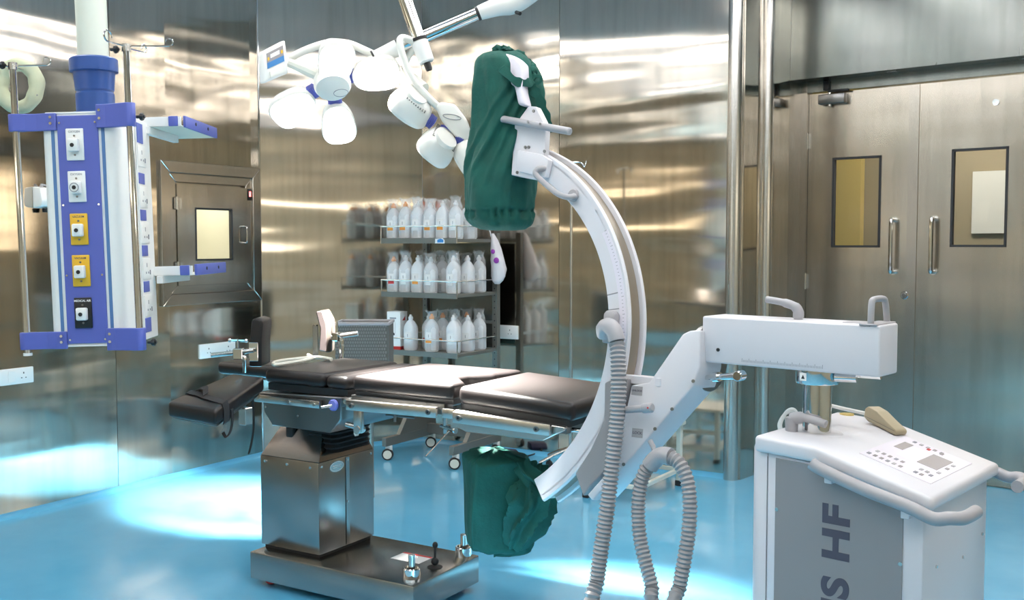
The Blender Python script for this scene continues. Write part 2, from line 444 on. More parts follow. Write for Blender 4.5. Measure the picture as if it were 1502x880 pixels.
# ---- service hatch in the left wall
def on(y, z, x=0): return V((LX + x, y, z))
hatch = struct(thing('window_1', 'steel pass-through hatch with framed door and small lit window', 'hatch', (LX, 4.77, 1.07)))
def rectframe(y0, y1, z0, z1, w, x0, x1, wl=None):
    t = MB()
    wl = wl or w
    # mitred frame: four prisms
    for poly in ([(y0, z0), (y1, z0), (y1 - w, z0 + wl), (y0 + w, z0 + wl)], [(y1, z0), (y1, z1), (y1 - w, z1 - w), (y1 - w, z0 + wl)],
                 [(y1, z1), (y0, z1), (y0 + w, z1 - w), (y1 - w, z1 - w)], [(y0, z1), (y0, z0), (y0 + w, z0 + wl), (y0 + w, z1 - w)]):
        t.prism(poly, (LX + x0, 0, 0), (0, 1, 0), (0, 0, 1), (x1 - x0, 0, 0), .0025, 1)
    return t
rectframe(4.335, 5.187, 1.10, 2.014, .072, 0, .022).build('outer_frame', 'frame_steel', hatch, world=True)
rectframe(4.407, 5.115, 1.172, 1.94, .055, -.02, .008).build('inner_frame', 'frame_steel', hatch, world=True)
rectframe(4.42, 5.10, 1.19, 1.92, .08, -.045, -.024).build('door_stop', 'frame_steel', hatch, world=True)  # hidden frame added behind the door to block hatch lamp light at the gap
hd = MB()
y0, y1, z0, z1 = 4.464, 5.066, 1.226, 1.872
wy0, wy1, wz0, wz1 = 4.607, 4.93, 1.383, 1.727
for (a, b, c, d) in ((y0, wy0, z0, z1), (wy1, y1, z0, z1), (wy0, wy1, z0, wz0), (wy0, wy1, wz1, z1)): hd.box(LX - .02, LX + .016, a, b, c, d)
hdo = hd.build('hatch_door', 'door_steel', hatch, world=True, smooth=False)
rectframe(wy0, wy1, wz0, wz1, .012, -.01, .02).build('window_gasket', 'rubber', hdo, world=True)
t = MB(); t.box(LX - .006, LX, wy0 + .01, wy1 - .01, wz0 + .01, wz1 - .01); t.build('window_pane', 'window_glass', hdo, world=True, smooth=False)
t = MB(); ya = 5.025; t.tube(spline([on(ya, 1.61, .016), on(ya, 1.61, .04), on(ya, 1.595, .05), on(ya, 1.515, .05), on(ya, 1.50, .04), on(ya, 1.50, .016)], 5), .006, 8); t.build('handle', 'chrome', hdo, world=True)
for z in (1.75, 1.34):
    t = MB(); t.cyl(on(4.46, z - .04, .022), on(4.46, z + .04, .022), .011, seg=10); t.box(LX + .012, LX + .02, 4.44, 4.50, z - .035, z + .035); t.build('hinge', 'steel', hdo, world=True)
t = MB(); t.box(LX + .008, LX + .016, 5.078, 5.106, 1.79, 1.868, .002); ind = t.build('indicator_plate', 'black', hatch, world=True)
t = MB(); t.box(LX + .015, LX + .019, 5.084, 5.10, 1.815, 1.85, .001); t.build('indicator_lamp', 'red_led', ind, world=True)
t = MB()   # lit pass box behind the hatch
t.box(LX - .62, LX - .58, 4.40, 5.12, 1.19, 1.94); t.box(LX - .60, LX - .07, 4.38, 4.41, 1.19, 1.94); t.box(LX - .60, LX - .07, 5.11, 5.14, 1.19, 1.94)
t.box(LX - .60, LX - .07, 4.4, 5.12, 1.16, 1.19); t.box(LX - .60, LX - .07, 4.4, 5.12, 1.94, 1.97)
t.build('hatch_box', 'board_white', hatch, world=True, smooth=False)
t = MB(); t.box(LX - .45, LX - .2, 4.5, 5.0, 1.925, 1.94); emit('hatch_light', (1, .93, .70), 9); t.build('hatch_lamp', 'hatch_light', hatch, world=True, smooth=False)

# ---- bumper rails on the walls behind the camera, and unseen lightboxes added for warm bands in the steel
t = MB(); t.box(RX - .05, RX, FY + .1, 6.0, .66, .76, .01); struct(t.build('trim_7', 'white_rail'), 'pale bumper rail along the right wall', 'bumper rail')
t = MB(); t.box(LX + .1, RX - .1, FY, FY + .05, .66, .76, .01); struct(t.build('trim_8', 'white_rail'), 'pale bumper rail along the front wall', 'bumper rail')
def add_lightbox(label, c, sz):
    root = thing('film_viewer', label, 'film viewer', c)
    t = MB(); t.box(-sz[0] - .03, sz[0] + .03, -sz[1] - .03, sz[1] + .03, -sz[2] - .03, sz[2] + .03, .005, 1); t.build('viewer_case', 'white_plastic', root)
    k = 0 if sz[0] < sz[1] else 1; s = list(sz); s[k] += .032
    t = MB(); t.box(-s[0], s[0], -s[1], s[1], -s[2], s[2]); t.build('viewer_glass', 'view_light', root, smooth=False)
add_lightbox('wide lit film viewer on the wall behind the camera', (-3.6, FY + .07, 1.95), (1.3, .02, .14))
add_lightbox('wide lit film viewer on the right wall', (RX - .07, 3.2, 1.95), (.02, 1.6, .14))
# ---- ceiling lights (their reflections are the white bands on the steel)
def strip(label, x0, x1, y0, y1, m_='panel_light'):
    root = thing('ceiling_light', label, 'light', ((x0 + x1) / 2, (y0 + y1) / 2, CEIL - .04))
    hx, hy_ = (x1 - x0) / 2, (y1 - y0) / 2; t = MB()
    for (a, b, c, d) in ((-hx - .02, hx + .02, -hy_ - .02, -hy_), (-hx - .02, hx + .02, hy_, hy_ + .02), (-hx - .02, -hx, -hy_, hy_), (hx, hx + .02, -hy_, hy_)): t.box(a, b, c, d, 0, .0395)
    t.build('light_frame', 'white_plastic', root, smooth=False)
    t = MB(); t.box(-hx, hx, -hy_, hy_, .01, .03); t.build('diffuser', m_, root, smooth=False)
strip('long ceiling light strip nearest the back wall', -5.1, 1.6, 3.55, 3.80)
strip('long middle ceiling light strip across the room', -5.1, 1.6, 2.35, 2.60)
strip('long ceiling light strip above the camera', -5.1, 1.6, .95, 1.20)
strip('long ceiling light strip nearest the front wall', -5.1, 1.6, -1.0, -.75)
strip('short ceiling light strip between lamp and back wall', -2.55, -2.3, 4.15, 6.0)
strip('short ceiling light strip right of the lamp', -1.62, -1.40, 4.15, 6.0)
strip('short ceiling light strip in front of the doors', -.72, -.47, 4.15, 6.4)
strip('slim cyan ceiling light strip', -5.1, 1.6, .25, .36, 'cyan_light')
# ================================================================== CEILING PENDANT
pl = CAM + RT * -1.58 + FH * 3.9; pl.z = 1.12
pend = thing('medical_pendant', 'blue and white ceiling pendant with gas outlets and two drip poles', 'pendant', pl, rot=(0, R(-1.5), YAW))
half = [(.105, -.10), (.122, -.096), (.136, -.08), (.146, -.05), (.152, -.01), (.154, .05), (.135, .25), (.11, .27)]
sec = half + [(-x, y) for x, y in half[::-1]]
t = MB(); t.loft([[V((x, y, z)) for x, y in sec] for z in (0, .855)]); body = t.build('body', 'white_plastic', pend, ang=40)
t = MB(); t.box(-.118, .118, -.103, .2, .855, .862, .002); t.build('end_cap', 'white_plastic', pend)
t = MB(); t.box(-.078, .08, -.104, .0, -.006, 0, .001, 1); t.build('bottom_strip', 'white_plastic', pend)
t = MB(); t.box(-.074, .076, -.107, -.098, .006, .848, .0015, 1); pan = t.build('front_panel', 'blue_paint', pend)
for x in (-.093, .092):
    t = MB(); t.box(x - .006, x + .006, -.102, -.09, 0, .85); t.build('groove_strip', 'blue_strip', pend, smooth=False)
for x in (-.064, .067):
    for z in (.822, .52, .26, .02):
        t = MB(); t.cyl((x, -.107, z), (x, -.1095, z), .004, seg=8); t.build('screw', 'chrome', pan)
def outlet(z0, z1, plate, knobm, txt, txtm, ringed=False):
    cx = -.009 + (.5 * (z0 + z1) - .43) * 0; w = .0325; zc = (z0 + z1) / 2
    t = MB(); t.box(cx - w, cx + w, -.1135, -.106, z0, z1, .003); o = t.build('gas_outlet', plate, pend)
    t = MB(); t.box(cx - .02, cx + .02, -.135, -.112, zc - .027, zc + .02, .006); t.build('outlet_knob', knobm, o)
    t = MB(); t.cyl((cx - .001, -.1352, zc - .004), (cx - .001, -.137, zc - .004), .0075, seg=12); t.build('outlet_port', 'black', o)
    if ringed:
        t = MB(); t.tube([V((cx - .001 + .016 * math.cos(a * PI / 10), -.1355, zc - .004 + .016 * math.sin(a * PI / 10))) for a in range(20)], .0014, 6, closed=True); t.build('outlet_ring', 'print_grey', o)
    for dz in (z1 - .027, z0 + .02):
        t = MB(); t.cyl((cx, -.1134, dz), (cx, -.116, dz), .004, seg=8); t.build('screw', 'steel_dark', o)
    M = ROOTM[pend.name] @ Matrix.Translation((cx, -.1137, z1 - .012)) @ Matrix.Rotation(PI / 2, 4, 'X')
    text_mesh(txt, .0105, 'outlet_lettering', txtm, o, M, .0002, .0002)
outlet(.683, .80, 'white_plastic', 'white_plastic', 'OXYGEN', 'print_grey')
outlet(.53, .644, 'white_plastic', 'white_plastic', 'OXYGEN', 'print_grey', True)
outlet(.372, .488, 'yellow_plate', 'white_plastic', 'VACUUM', 'dark_text')
outlet(.218, .335, 'yellow_plate', 'white_plastic', 'VACUUM', 'dark_text')
outlet(.063, .177, 'black', 'white_plastic', 'MEDICAL AIR', 'label_white')
# socket side
SO, SD, SN = V((.154, .05, 0)), V((-.095, .995, 0)), V((.995, .095, 0))
MS = Matrix(((SD.x, SN.x, 0, SO.x), (SD.y, SN.y, 0, SO.y), (0, 0, 1, 0), (0, 0, 0, 1)))
t = MB(); t.box(.0, .195, 0, .006, .0, .85, .002, 1, MS); sp = t.build('socket_panel', 'white_plastic', pend)
zs = [.80, .625, .483, .345, .205, .055]
for i, z in enumerate(zs):
    h = .038 if i == 0 else (.028 if i == 5 else .021)
    t = MB(); t.box(.004, .085, .005, .009, z - h, z + h, .001, 1, MS); t.build('blank_plate', 'blue_paint', sp)
for i in range(5):
    z = (zs[i] + zs[i + 1]) / 2
    t = MB(); t.box(.002, .115, .005, .010, z - .042, z + .042, .003, 2, MS); so = t.build('socket', 'white_plastic', sp)
    t = MB(); t.box(.05, .056, .0095, .0108, z + .006, z + .022, M=MS)
    for s in (.034, .068): t.box(s, s + .01, .0095, .0108, z - .02, z - .012, M=MS)
    t.box(.092, .098, .0095, .0125, z - .024, z - .006, M=MS)
    t.build('socket_slots', 'print_grey', so, smooth=False)
# poles, brackets, hooks
def pole(x, y, z0, z1, name='drip_pole'):
    t = MB(); t.cyl((x, y, z0), (x, y, z1), .0125, seg=16); return t.build(name, 'chrome', pend)
pL = pole(-.228, -.10, -.03, 1.04); pR = pole(.203, -.13, -.01, 1.095)
t = MB(); t.cyl((-.228, -.10, -.035), (-.228, -.10, -.025), .016, seg=14); t.build('pole_foot', 'white_plastic', pL)
def bracket(z0, z1, left):
    t = MB()
    if left:
        path = [(-.075, -.113), (-.11, -.113), (-.15, -.104), (-.19, -.108), (-.228, -.122), (-.248, -.115), (-.254, -.10), (-.246, -.085), (-.228, -.078), (-.186, -.09), (-.15, -.092), (-.075, -.10)]
    else:
        path = [(.075, -.117), (.11, -.118), (.185, -.145), (.203, -.152), (.220, -.146), (.227, -.13), (.220, -.112), (.203, -.106), (.185, -.115), (.12, -.10), (.075, -.10)]
    t.prism(path, (0, 0, z0), (1, 0, 0), (0, 1, 0), (0, 0, z1 - z0), .002, 1)
    b = t.build('pole_bracket', 'blue_paint', pend)
    for dz in (.4, .75):
        z = z0 + (z1 - z0) * dz; x = -.092 if left else .088
        t = MB(); t.cyl((x, -.112, z), (x, -.121, z), .0055, seg=8); t.build('bolt', 'chrome', b)
    return b
bracket(.795, .858, True); bracket(.80, .885, False); bracket(-.012, .052, True); bracket(-.022, .06, False)
for (x, y, z) in ((.245, -.12, .835), (.25, -.12, .005), (-.256, -.12, 1.035), (.173, -.15, 1.075)):
    t = MB(); t.cyl((x - .02, y, z), (x + .012, y, z), .006, seg=10)
    t.lathe([(.001, -.008), (.013, -.006), (.015, 0), (.013, .006), (.001, .008)], (x, y, z), (1, 0, 0), 8); t.build('clamp_knob', 'black', pend)
def hookrod(x, y, z, dx, dy, r=.014):
    d = V((dx, dy, 0)); L = d.length; u = d / L
    pts = [V((x, y, z)) + u * (L * k / 4) for k in range(5)]
    c = pts[-1] + V((0, 0, r))
    pts += [c + u * (r * math.sin(a)) - V((0, 0, r * math.cos(a))) for a in [PI * k / 7 for k in range(1, 12)]]
    t = MB(); t.tube(pts, .003, 6); return t.build('drip_hook', 'chrome', pend)
hookrod(-.228, -.10, 1.035, .125, 0); hookrod(-.228, -.10, 1.035, -.14, 0); hookrod(-.228, -.10, 1.035, 0, .13)
hookrod(.203, -.13, 1.09, .15, .02); hookrod(.203, -.13, 1.09, -.03, -.09, .02); hookrod(.203, -.13, 1.085, .03, .10)
for x, y, z in ((-.228, -.10, 1.035), (.203, -.13, 1.085)):
    t = MB(); t.cyl((x, y, z - .014), (x, y, z + .012), .0165, seg=14); t.build('hook_clamp', 'steel', pend)
# collar and ceiling tube
t = MB(); t.lathe([(.088, 0), (.088, .012), (.070, .016), (.070, .085), (.066, .09), (.066, .094), (.070, .098), (.076, .165), (.088, .168), (.088, .215), (.082, .22), (.06, .22)], (.01, .05, .862), seg=32); t.build('collar', 'blue_collar', pend)
t = MB(); t.cyl((.01, .05, 1.07), (.01, .05, CEIL - 1.13), .0565, seg=32); t.build('ceiling_tube', 'cream_pipe', pend)
# shelf arms on the far right side
def tray(z, x0, x1, y0, y1, tilt):
    t = MB(); t.box(x0, x1, y0, y1, z - .004, z, .001, 1); tr = t.build('shelf', 'cream_pipe', pend)
    t = MB(); t.box(x1 - .002, x1 + .010, y0 + .03, y1, z - .006, z + .04, .003); rl = t.build('shelf_rail', 'blue_paint', tr)
    for yy in (y0 + .16, y0 + .33):
        t = MB(); t.cyl((x1 + .0095, yy, z + .02), (x1 + .012, yy, z + .02), .007, seg=10); t.build('rail_hole', 'black', rl)
    t = MB(); t.box(x1 - .05, x1 - .012, y0 - .005, y0 + .012, z - .004, z + .036, .003); t.build('shelf_corner', 'blue_paint', tr)
    t = MB(); t.box(x0, x1 - .05, y0, y0 + .01, z - .004, z + .034, .001, 1); t.box(x1 - .012, x1 - .002, y0, y0 + .01, z - .004, z + .034); t.build('shelf_edge', 'white_plastic', tr)
    t = MB(); t.box(x0 + .08, x0 + .105, y0 - .02, y1 - .12, z - .034, z - .004, .002, 1); t.build('shelf_arm', 'white_plastic', tr)
tray(.843, .05, .280, .22, .69, 0); tray(.246, .08, .30, .22, .67, 0)
# head ring hanging on the left hook
rp = CAM + RT * -1.865 + FH * 3.905
ringo = thing('head_ring', 'cream padded head ring hanging on the left drip pole', 'head ring', (rp.x, rp.y, 2.092), YAW)
t = MB(); pts = []; rr = []
for i in range(40):
    a = 2 * PI * i / 40; pts.append((.069 * math.cos(a), .004 * math.sin(3 * a), .080 * math.sin(a))); rr.append(.027 + .0015 * math.sin(9 * a) + .002 * math.sin(2 * a + 1))
t.tube(pts, rr, 14, closed=True); t.build('ring_pad', 'ring_cloth', ringo)
t = MB(); t.box(.03, .052, -.026, -.02, -.075, -.062, 0, 2, Matrix.Rotation(R(-30), 4, 'Y')); t.build('ring_tag', 'print_grey', ringo)
# ================================================================== SURGICAL LAMPS
def basis(n, r):
    n = V(n).normalized(); r = V(r); r = (r - n * r.dot(n)).normalized(); return n, r, n.cross(r)
def petal(root, c, hub, n, w, L, lit, connector=True):
    """lamp head: domed shell behind, flat lens in front (n = shining direction)"""
    n, r, q = basis(n, V(c) - V(hub)); c = V(c)
    def outline(s, k=26):
        pts = []
        for i in range(k):
            a = 2 * PI * i / k; ca, sa = math.cos(a), math.sin(a)
            e = .72
            x = math.copysign(abs(ca) ** e, ca) * L / 2; y = math.copysign(abs(sa) ** e, sa) * w / 2
            y *= 1 - .30 * (.5 - x / L) ** 1.5                                  # narrower towards the hub
            pts.append((x * s, y * s))
        return pts
    def rg(s, h): return [c + r * x + q * y + n * h for x, y in outline(s)]
    t = MB(); t.loft([rg(.30, -.075), rg(.62, -.068), rg(.85, -.046), rg(.97, -.015), rg(1.0, .008), rg(.985, .018), rg(.93, .022)])
    sh = t.build('lamp_head', 'lamp_shell', root, world=True, ang=60)
    t = MB(); t.loft([rg(.92, .018), rg(.92, .027), rg(.86, .030)]); t.build('lens', 'lamp_lit' if lit else 'lamp_shell', sh, world=True)
    if not lit:
        for sgn in (-1, 1):
            t = MB()
            for k in range(9):
                x = (-.25 + .06 * k) * L; y = sgn * w * .27
                p = c + r * x + q * y - n * .0635; t.cyl(p - q * .009 + n * .004 * sgn * 0, p + q * .009, .0025, seg=5)
            t.build('vent_slots', 'vent_dark', sh, world=True)
        t = MB(); t.loft([[c + r * (.02 + .05 * math.cos(a)) + q * (.05 * math.sin(a)) - n * h for a in [2 * PI * i / 24 for i in range(24)]] for h in (.06, .079, .081)]); t.build('cover_disc', 'lamp_shell', sh, world=True)
    if connector:
        p0 = c - r * (L * .60); p1 = c - r * (L * .44); rings = []
        for i in range(11):
            s = .030 if i % 2 else .025; p = p0.lerp(p1, i / 10) - n * .02
            rings.append([p + q * (s * a) + n * (s * .8 * b) for a, b in ((-1, -.7), (-.7, -1), (.7, -1), (1, -.7), (1, .7), (.7, 1), (-.7, 1), (-1, .7))])
        t = MB(); t.loft(rings); t.build('ribbed_joint', 'blue_rib', root, world=True)
    return sh
def spot(name, parent, p, tgt, watts, ang, size=.08, colr=(1, .97, .9), blend=.5):
    ld = bpy.data.lights.new(name, 'SPOT'); ld.energy = watts; ld.spot_size = R(ang); ld.spot_blend = blend; ld.shadow_soft_size = size; ld.color = colr
    lo = bpy.data.objects.new(name, ld); col.objects.link(lo); lo.parent = parent
    M = ROOTM[parent.name].inverted(); lo.location = M @ V(p); lo.rotation_euler = (V(tgt) - V(p)).to_track_quat('-Z', 'Y').to_euler()
    return lo
D1 = 4.35
H1 = PF(487, 120, D1); N1 = (-FH * .72 - V((0, 0, .66)) + RT * .2).normalized()
lampA = thing('surgical_lamp', 'lit four-headed surgical lamp with a small screen, glowing white', 'lamp', (H1.x, H1.y, H1.z))
for (px, py) in ((430, 157), (496, 180), (492, 92), (552, 108)):
    p = PPL(px, py, H1, N1); s = petal(lampA, p, H1, N1, .165, .205, True)
    q = p + N1 * .06
    spot('lamp_beam', lampA, q, (-2.32 + (p.x - H1.x) * .5, 3.42, .9), 1700, 39, .06, blend=.8)
# hub
n, r, q = basis(N1, RT)
t = MB(); t.loft([[H1 + r * (x * s) + q * (y * s) + n * h for x, y in [(.078 * math.cos(a), .068 * math.sin(a)) for a in [2 * PI * i / 28 for i in range(28)]]] for s, h in ((.55, -.06), (.85, -.05), (1, -.02), (1, .03), (.9, .05), (.6, .058))])
hub = t.build('hub', 'lamp_shell', lampA, world=True)
hc = H1 + n * .06 + r * .03 - q * .02
t = MB(); t.tube([hc + r * (.03 * math.cos(a)) + q * (.018 * math.sin(a)) for a in [2 * PI * i / 24 for i in range(24)]], .0012, 5, closed=True); t.build('hub_emblem', 'print_grey', hub, world=True)
# control screen
def quad(pxs, d): return [PF(x, y, dd) for (x, y), dd in zip(pxs, d)]
f = quad([(388, 122), (424, 107), (419, 58), (385, 76)], [D1 - .10, D1 - .02, D1 - .02, D1 - .10])
nrm = (f[1] - f[0]).cross(f[3] - f[0]).normalized()
nrm = nrm if nrm.dot(CAM - f[0]) < 0 else -nrm
t = MB(); t.hexb([f[0], f[1], f[1] + nrm * .045, f[0] + nrm * .045, f[3], f[2], f[2] + nrm * .045, f[3] + nrm * .045], .010, 3)
scr = t.build('control_box', 'white_plastic', lampA, world=True)
def onf(u, v, h=0): return f[0].lerp(f[1], u).lerp(f[3].lerp(f[2], u), v) - nrm * h
def patch(name, m_, u0, u1, v0, v1, h0, h1, parent):
    t = MB(); t.hexa([onf(u0, v0, h0), onf(u1, v0, h0), onf(u1, v0, h1), onf(u0, v0, h1), onf(u0, v1, h0), onf(u1, v1, h0), onf(u1, v1, h1), onf(u0, v1, h1)])
    return t.build(name, m_, parent, world=True, smooth=False)
sc = patch('screen', 'screen_grey', .15, .85, .40, .88, .0, .002, scr)
patch('screen_bar', 'screen_blue', .15, .85, .40, .58, .002, .003, sc); patch('screen_field', 'label_white', .3, .68, .68, .80, .002, .003, sc)
patch('screen_button', 'yellow_plate', .18, .25, .64, .74, .002, .003, sc); patch('screen_button', 'yellow_plate', .74, .82, .66, .76, .002, .003, sc)
patch('grip', 'lamp_shell', .22, .8, .10, .28, .0, .008, scr)
# yokes and arms
t = MB(); t.tube(spline([PF(424, 86, D1 + .02), PF(450, 73, D1 + .03), PF(482, 63, D1 + .04), PF(510, 64, D1 + .04), PF(535, 74, D1 + .03), PF(556, 84, D1 + .02)], 6), .0165, 12); t.build('yoke_tube', 'lamp_shell', lampA, world=True)
t = MB(); t.tube([PF(424, 92, D1), PF(450, 103, D1 - .01), PF(478, 116, D1 - .01)], [.018, .024, .022], 10); t.build('screen_arm', 'cream', lampA, world=True)
j0, j1 = PF(549, 86, D1 + .02), PF(584, 70, D1 + .03)
t = MB(); t.cyl(j0, j1, .031, .036, 20, .004); jn = t.build('pivot_sleeve', 'white_plastic', lampA, world=True)
u = (j1 - j0).normalized()
t = MB(); t.cyl(j0 - u * .004, j0 + u * .004, .036, seg=18); t.cyl(j1 - u * .002, j1 + u * .008, .038, seg=18); t.build('black_ring', 'black', jn, world=True)
e0 = PF(703, 19, D1 + .02)
t = MB(); t.cyl(j1, e0, .026, seg=20); t.build('chrome_arm', 'chrome', lampA, world=True)
e1 = PF(755, 4, D1); e2 = PF(782, -14, D1 - .02)
t = MB(); t.cyl(e0 - (e0 - j1).normalized() * .012, e0, .031, seg=18); t.build('black_ring', 'black', lampA, world=True)
t = MB(); t.tube(spline([e0, PF(730, 10, D1 + .01), e1, e2], 5), [.030 + .014 * min(1, i / 8) for i in range(16)], 16); el = t.build('arm_elbow', 'white_plastic', lampA, world=True)
t = MB(); t.cyl(PF(757, 18, D1 - .04), PF(763, 20, D1 - .06), .008, seg=8); t.build('elbow_plug', 'black', el, world=True)
sp0 = e2 + V((.02, .0, .0))
t = MB(); t.cyl(sp0 - V((0, 0, .03)), (sp0.x, sp0.y, CEIL), .045, seg=20); t.build('ceiling_spindle', 'white_plastic', lampA, world=True)

D2 = 4.33
H2 = PF(668, 180, D2); N2 = (FH * .50 - V((0, 0, .55)) - RT * .62).normalized()
lampB = thing('surgical_lamp', 'surgical lamp seen from behind, partly hidden by green drape', 'lamp', (H2.x, H2.y, H2.z))
for i, (px, py) in enumerate(((601, 160), (640, 216), (692, 236), (738, 168))):
    p = PPL(px, py, H2, -FH); p = H2 + (p - H2)
    petal(lampB, p, H2, N2, .175, .19, False)
    spot('lamp_beam', lampB, p + N2 * .06, (-4.25, 4.1, 0), 1500, 28, .05, blend=.9)
n, r, q = basis(N2, RT)
hs = [(-.065, -.085), (.0, -.075), (.05, -.01), (.075, .07), (.055, .085), (0, .06), (-.06, -.01), (-.08, -.06)]
t = MB(); t.prism([(x, -y) for x, y in hs], H2 + FH * -.03, RT, V((0, 0, 1)), FH * .07, .014, 3); hub2 = t.build('hub', 'lamp_shell', lampB, world=True)
t = MB(); t.tube([H2 - FH * .033 + RT * (-.012 + .032 * math.cos(a) + .02 * math.sin(a)) + V((0, 0, .02 + .018 * math.cos(a + 2.2) + .02 * math.sin(a))) for a in [2 * PI * i / 24 for i in range(24)]], .0015, 5, closed=True); t.build('hub_emblem', 'print_grey', hub2, world=True)
# yoke loop
t = MB(); t.tube(spline([PF(612, 66, D2 + .02), PF(600, 58, D2), PF(589, 56, D2 - .02), PF(587, 66, D2 - .03), PF(594, 92, D2 - .03), PF(607, 118, D2 - .03), PF(625, 140, D2 - .02), PF(646, 160, D2)], 6), .0155, 12); t.build('yoke_tube', 'lamp_shell', lampB, world=True)
t = MB(); t.tube(spline([PF(612, 66, D2 + .04), PF(600, 80, D2 + .06), PF(594, 100, D2 + .07), PF(600, 118, D2 + .06)], 6), .0145, 12); t.build('yoke_tube', 'lamp_shell', lampB, world=True)
t = MB(); t.tube([PF(588, 108, D2 + .06), PF(604, 122, D2 + .06), PF(622, 132, D2 + .03)], [.03, .04, .03], 12); t.build('yoke_cup', 'cream', lampB, world=True)
s0, s1 = PF(615, 60, D2 + .02), PF(626, 92, D2 + .02); du = (s1 - s0).normalized()
t = MB(); t.cyl(s0, s1, .036, .034, 20, .006); sl = t.build('pivot_sleeve', 'white_plastic', lampB, world=True)
t = MB(); t.cyl(s1, s1 + du * .03, .015, seg=14); t.cyl(s1 + du * .03, s1 + du * .034, .013, seg=14); t.build('sleeve_tip', 'black', sl, world=True)
top = s0 - du * ((CEIL - s0.z) / -du.z) * 1.0
t = MB(); t.cyl(s0 - du * .012, s0, .036, seg=18); t.build('black_ring', 'black', lampB, world=True)
t = MB(); t.cyl(s0, top, .0285, seg=20); t.build('chrome_arm', 'chrome', lampB, world=True)
# ================================================================== OPERATING TABLE
tab = thing('operating_table', 'black padded operating table on a stainless steel pedestal base', 'operating table', (-2.83, 3.43, 0))
def tb(name, m_, x0, x1, y0, y1, z0, z1, bev=0, seg=2, parent=None, smooth=True):
    t = MB(); t.box(x0, x1, y0, y1, z0, z1, bev, seg); return t.build(name, m_, parent or tab, world=True, smooth=smooth)
base = tb('base', 'pedestal_steel', -3.27, -2.38, 3.18, 3.655, .03, .15, .006)
for (x, y) in ((-3.2, 3.235), (-3.2, 3.6), (-2.46, 3.235), (-2.46, 3.6)):
    t = MB(); t.lathe([(.012, -.014), (.03, -.012), (.033, -.006), (.033, .006), (.03, .012), (.012, .014)], (x, y, .033), (0, 1, 0), 18); t.build('caster', 'red', tab, world=True)
for i, (x, y) in enumerate(((-2.45, 3.264), (-2.432, 3.612))):
    t = MB(); t.lathe([(.036, 0), (.036, .038), (.033, .042), (.029, .042), (.029, .03), (.001, .03)], (x, y, .15), seg=24); lk_ = t.build('levelling_cup', 'chrome', tab, world=True)
    t = MB(); t.cyl((x, y, .17), (x, y, .245), .0145, seg=14, bev=.002); t.build('levelling_screw', 'steel', lk_, world=True)
t = MB(); t.cyl((-2.446, 3.419, .15), (-2.446, 3.419, .153), .032, seg=20); lv = t.build('lever_plate', 'black', tab, world=True)
t = MB(); t.ell((-2.446, 3.419, .175), .017, .017, .017); t.cyl((-2.446, 3.419, .18), (-2.452, 3.43, .235), .005, seg=8); t.ell((-2.453, 3.431, .24), .012, .012, .014); t.build('brake_lever', 'black', lv, world=True)
t = MB(); t.box(-2.68, -2.53, 3.42, 3.52, .1503, .1512); st = t.build('base_sticker', 'label_white', tab, world=True, smooth=False)
t = MB(); t.box(-2.68, -2.53, 3.505, 3.52, .1513, .1518); t.build('sticker_stripe', 'red', st, world=True, smooth=False)
# pedestal
px0, px1, py0, py1, pz = -3.272, -2.932, 3.253, 3.623, .5635
ped = tb('pedestal', 'pedestal_steel', px0, px1, py0, py1, .165, pz, .004)
tb('pedestal_plinth', 'black', px0 + .012, px1 - .012, py0 + .012, py1 - .012, .15, .166)
tb('panel_joint', 'black', px1 - .0005, px1 + .0006, 3.425, 3.429, .17, pz - .004, parent=ped)
tb('joint_strip', 'pedestal_steel', px1 - .0005, px1 + .002, 3.43, 3.452, .17, pz - .006, .0005, 1, ped)
for (y, z) in ((3.44, .545), (3.44, .36), (3.60, .545), (3.27, .545)):
    t = MB(); t.cyl((px1, y, z), (px1 + .004, y, z), .0055, seg=8); t.build('screw', 'steel', ped, world=True)
for x in (px0 + .03, px0 + .16, px1 - .045):
    t = MB(); t.cyl((x, py0, .54), (x, py0 - .004, .54), .006, seg=8); t.build('screw', 'steel', ped, world=True)
t = MB(); sc_ = PX(494, 684, 'x', px1 + .001)
t.prism([(.047 * math.cos(a), .024 * math.sin(a)) for a in [2 * PI * i / 28 for i in range(28)]], sc_, (0, 1, 0), (0, 0, 1), (.001, 0, 0)); ov = t.build('oval_sticker', 'steel', ped, world=True)
t = MB(); t.tube([sc_ + V((.0015, .042 * math.cos(a), .02 * math.sin(a))) for a in [2 * PI * i / 28 for i in range(28)]], .001, 4, closed=True); t.build('sticker_rim', 'label_white', ov, world=True)
for k, dz in enumerate((.004, -.004)):
    tb('sticker_lines', 'label_white', px1 + .0018, px1 + .0024, sc_.y - .026, sc_.y + .026, sc_.z + dz - .0012, sc_.z + dz + .0012, parent=ov, smooth=False)
t = MB(); t.hexb([V(p) for p in ((px0, py0, pz), (px1, py0, pz), (px1, py1, pz), (px0, py1, pz), (px0 + .09, py0 + .11, .76), (px1 - .06, py0 + .11, .76), (px1 - .06, py1 - .08, .76), (px0 + .09, py1 - .08, .76))], .003, 1)
cap_ = t.build('pedestal_hood', 'hood_steel', tab, world=True)
rings = []
for i in range(15):
    k = i / 14; s = (.0 if i % 2 else .012); z = .60 + .15 * k
    hx, hy_ = .062 + s + .02 * (1 - k), .12 + s
    cx, cy = -2.985 + .02 * k, 3.44
    rings.append([V((cx + sx * hx, cy + sy * hy_, z)) for sx, sy in ((-1, -.8), (-.8, -1), (.8, -1), (1, -.8), (1, .8), (.8, 1), (-.8, 1), (-1, .8))])
t = MB(); t.loft(rings); t.build('bellows', 'rubber', tab, world=True)
tb('stop_block', 'black', -3.165, -3.12, 3.30, 3.36, .615, .74, .008)
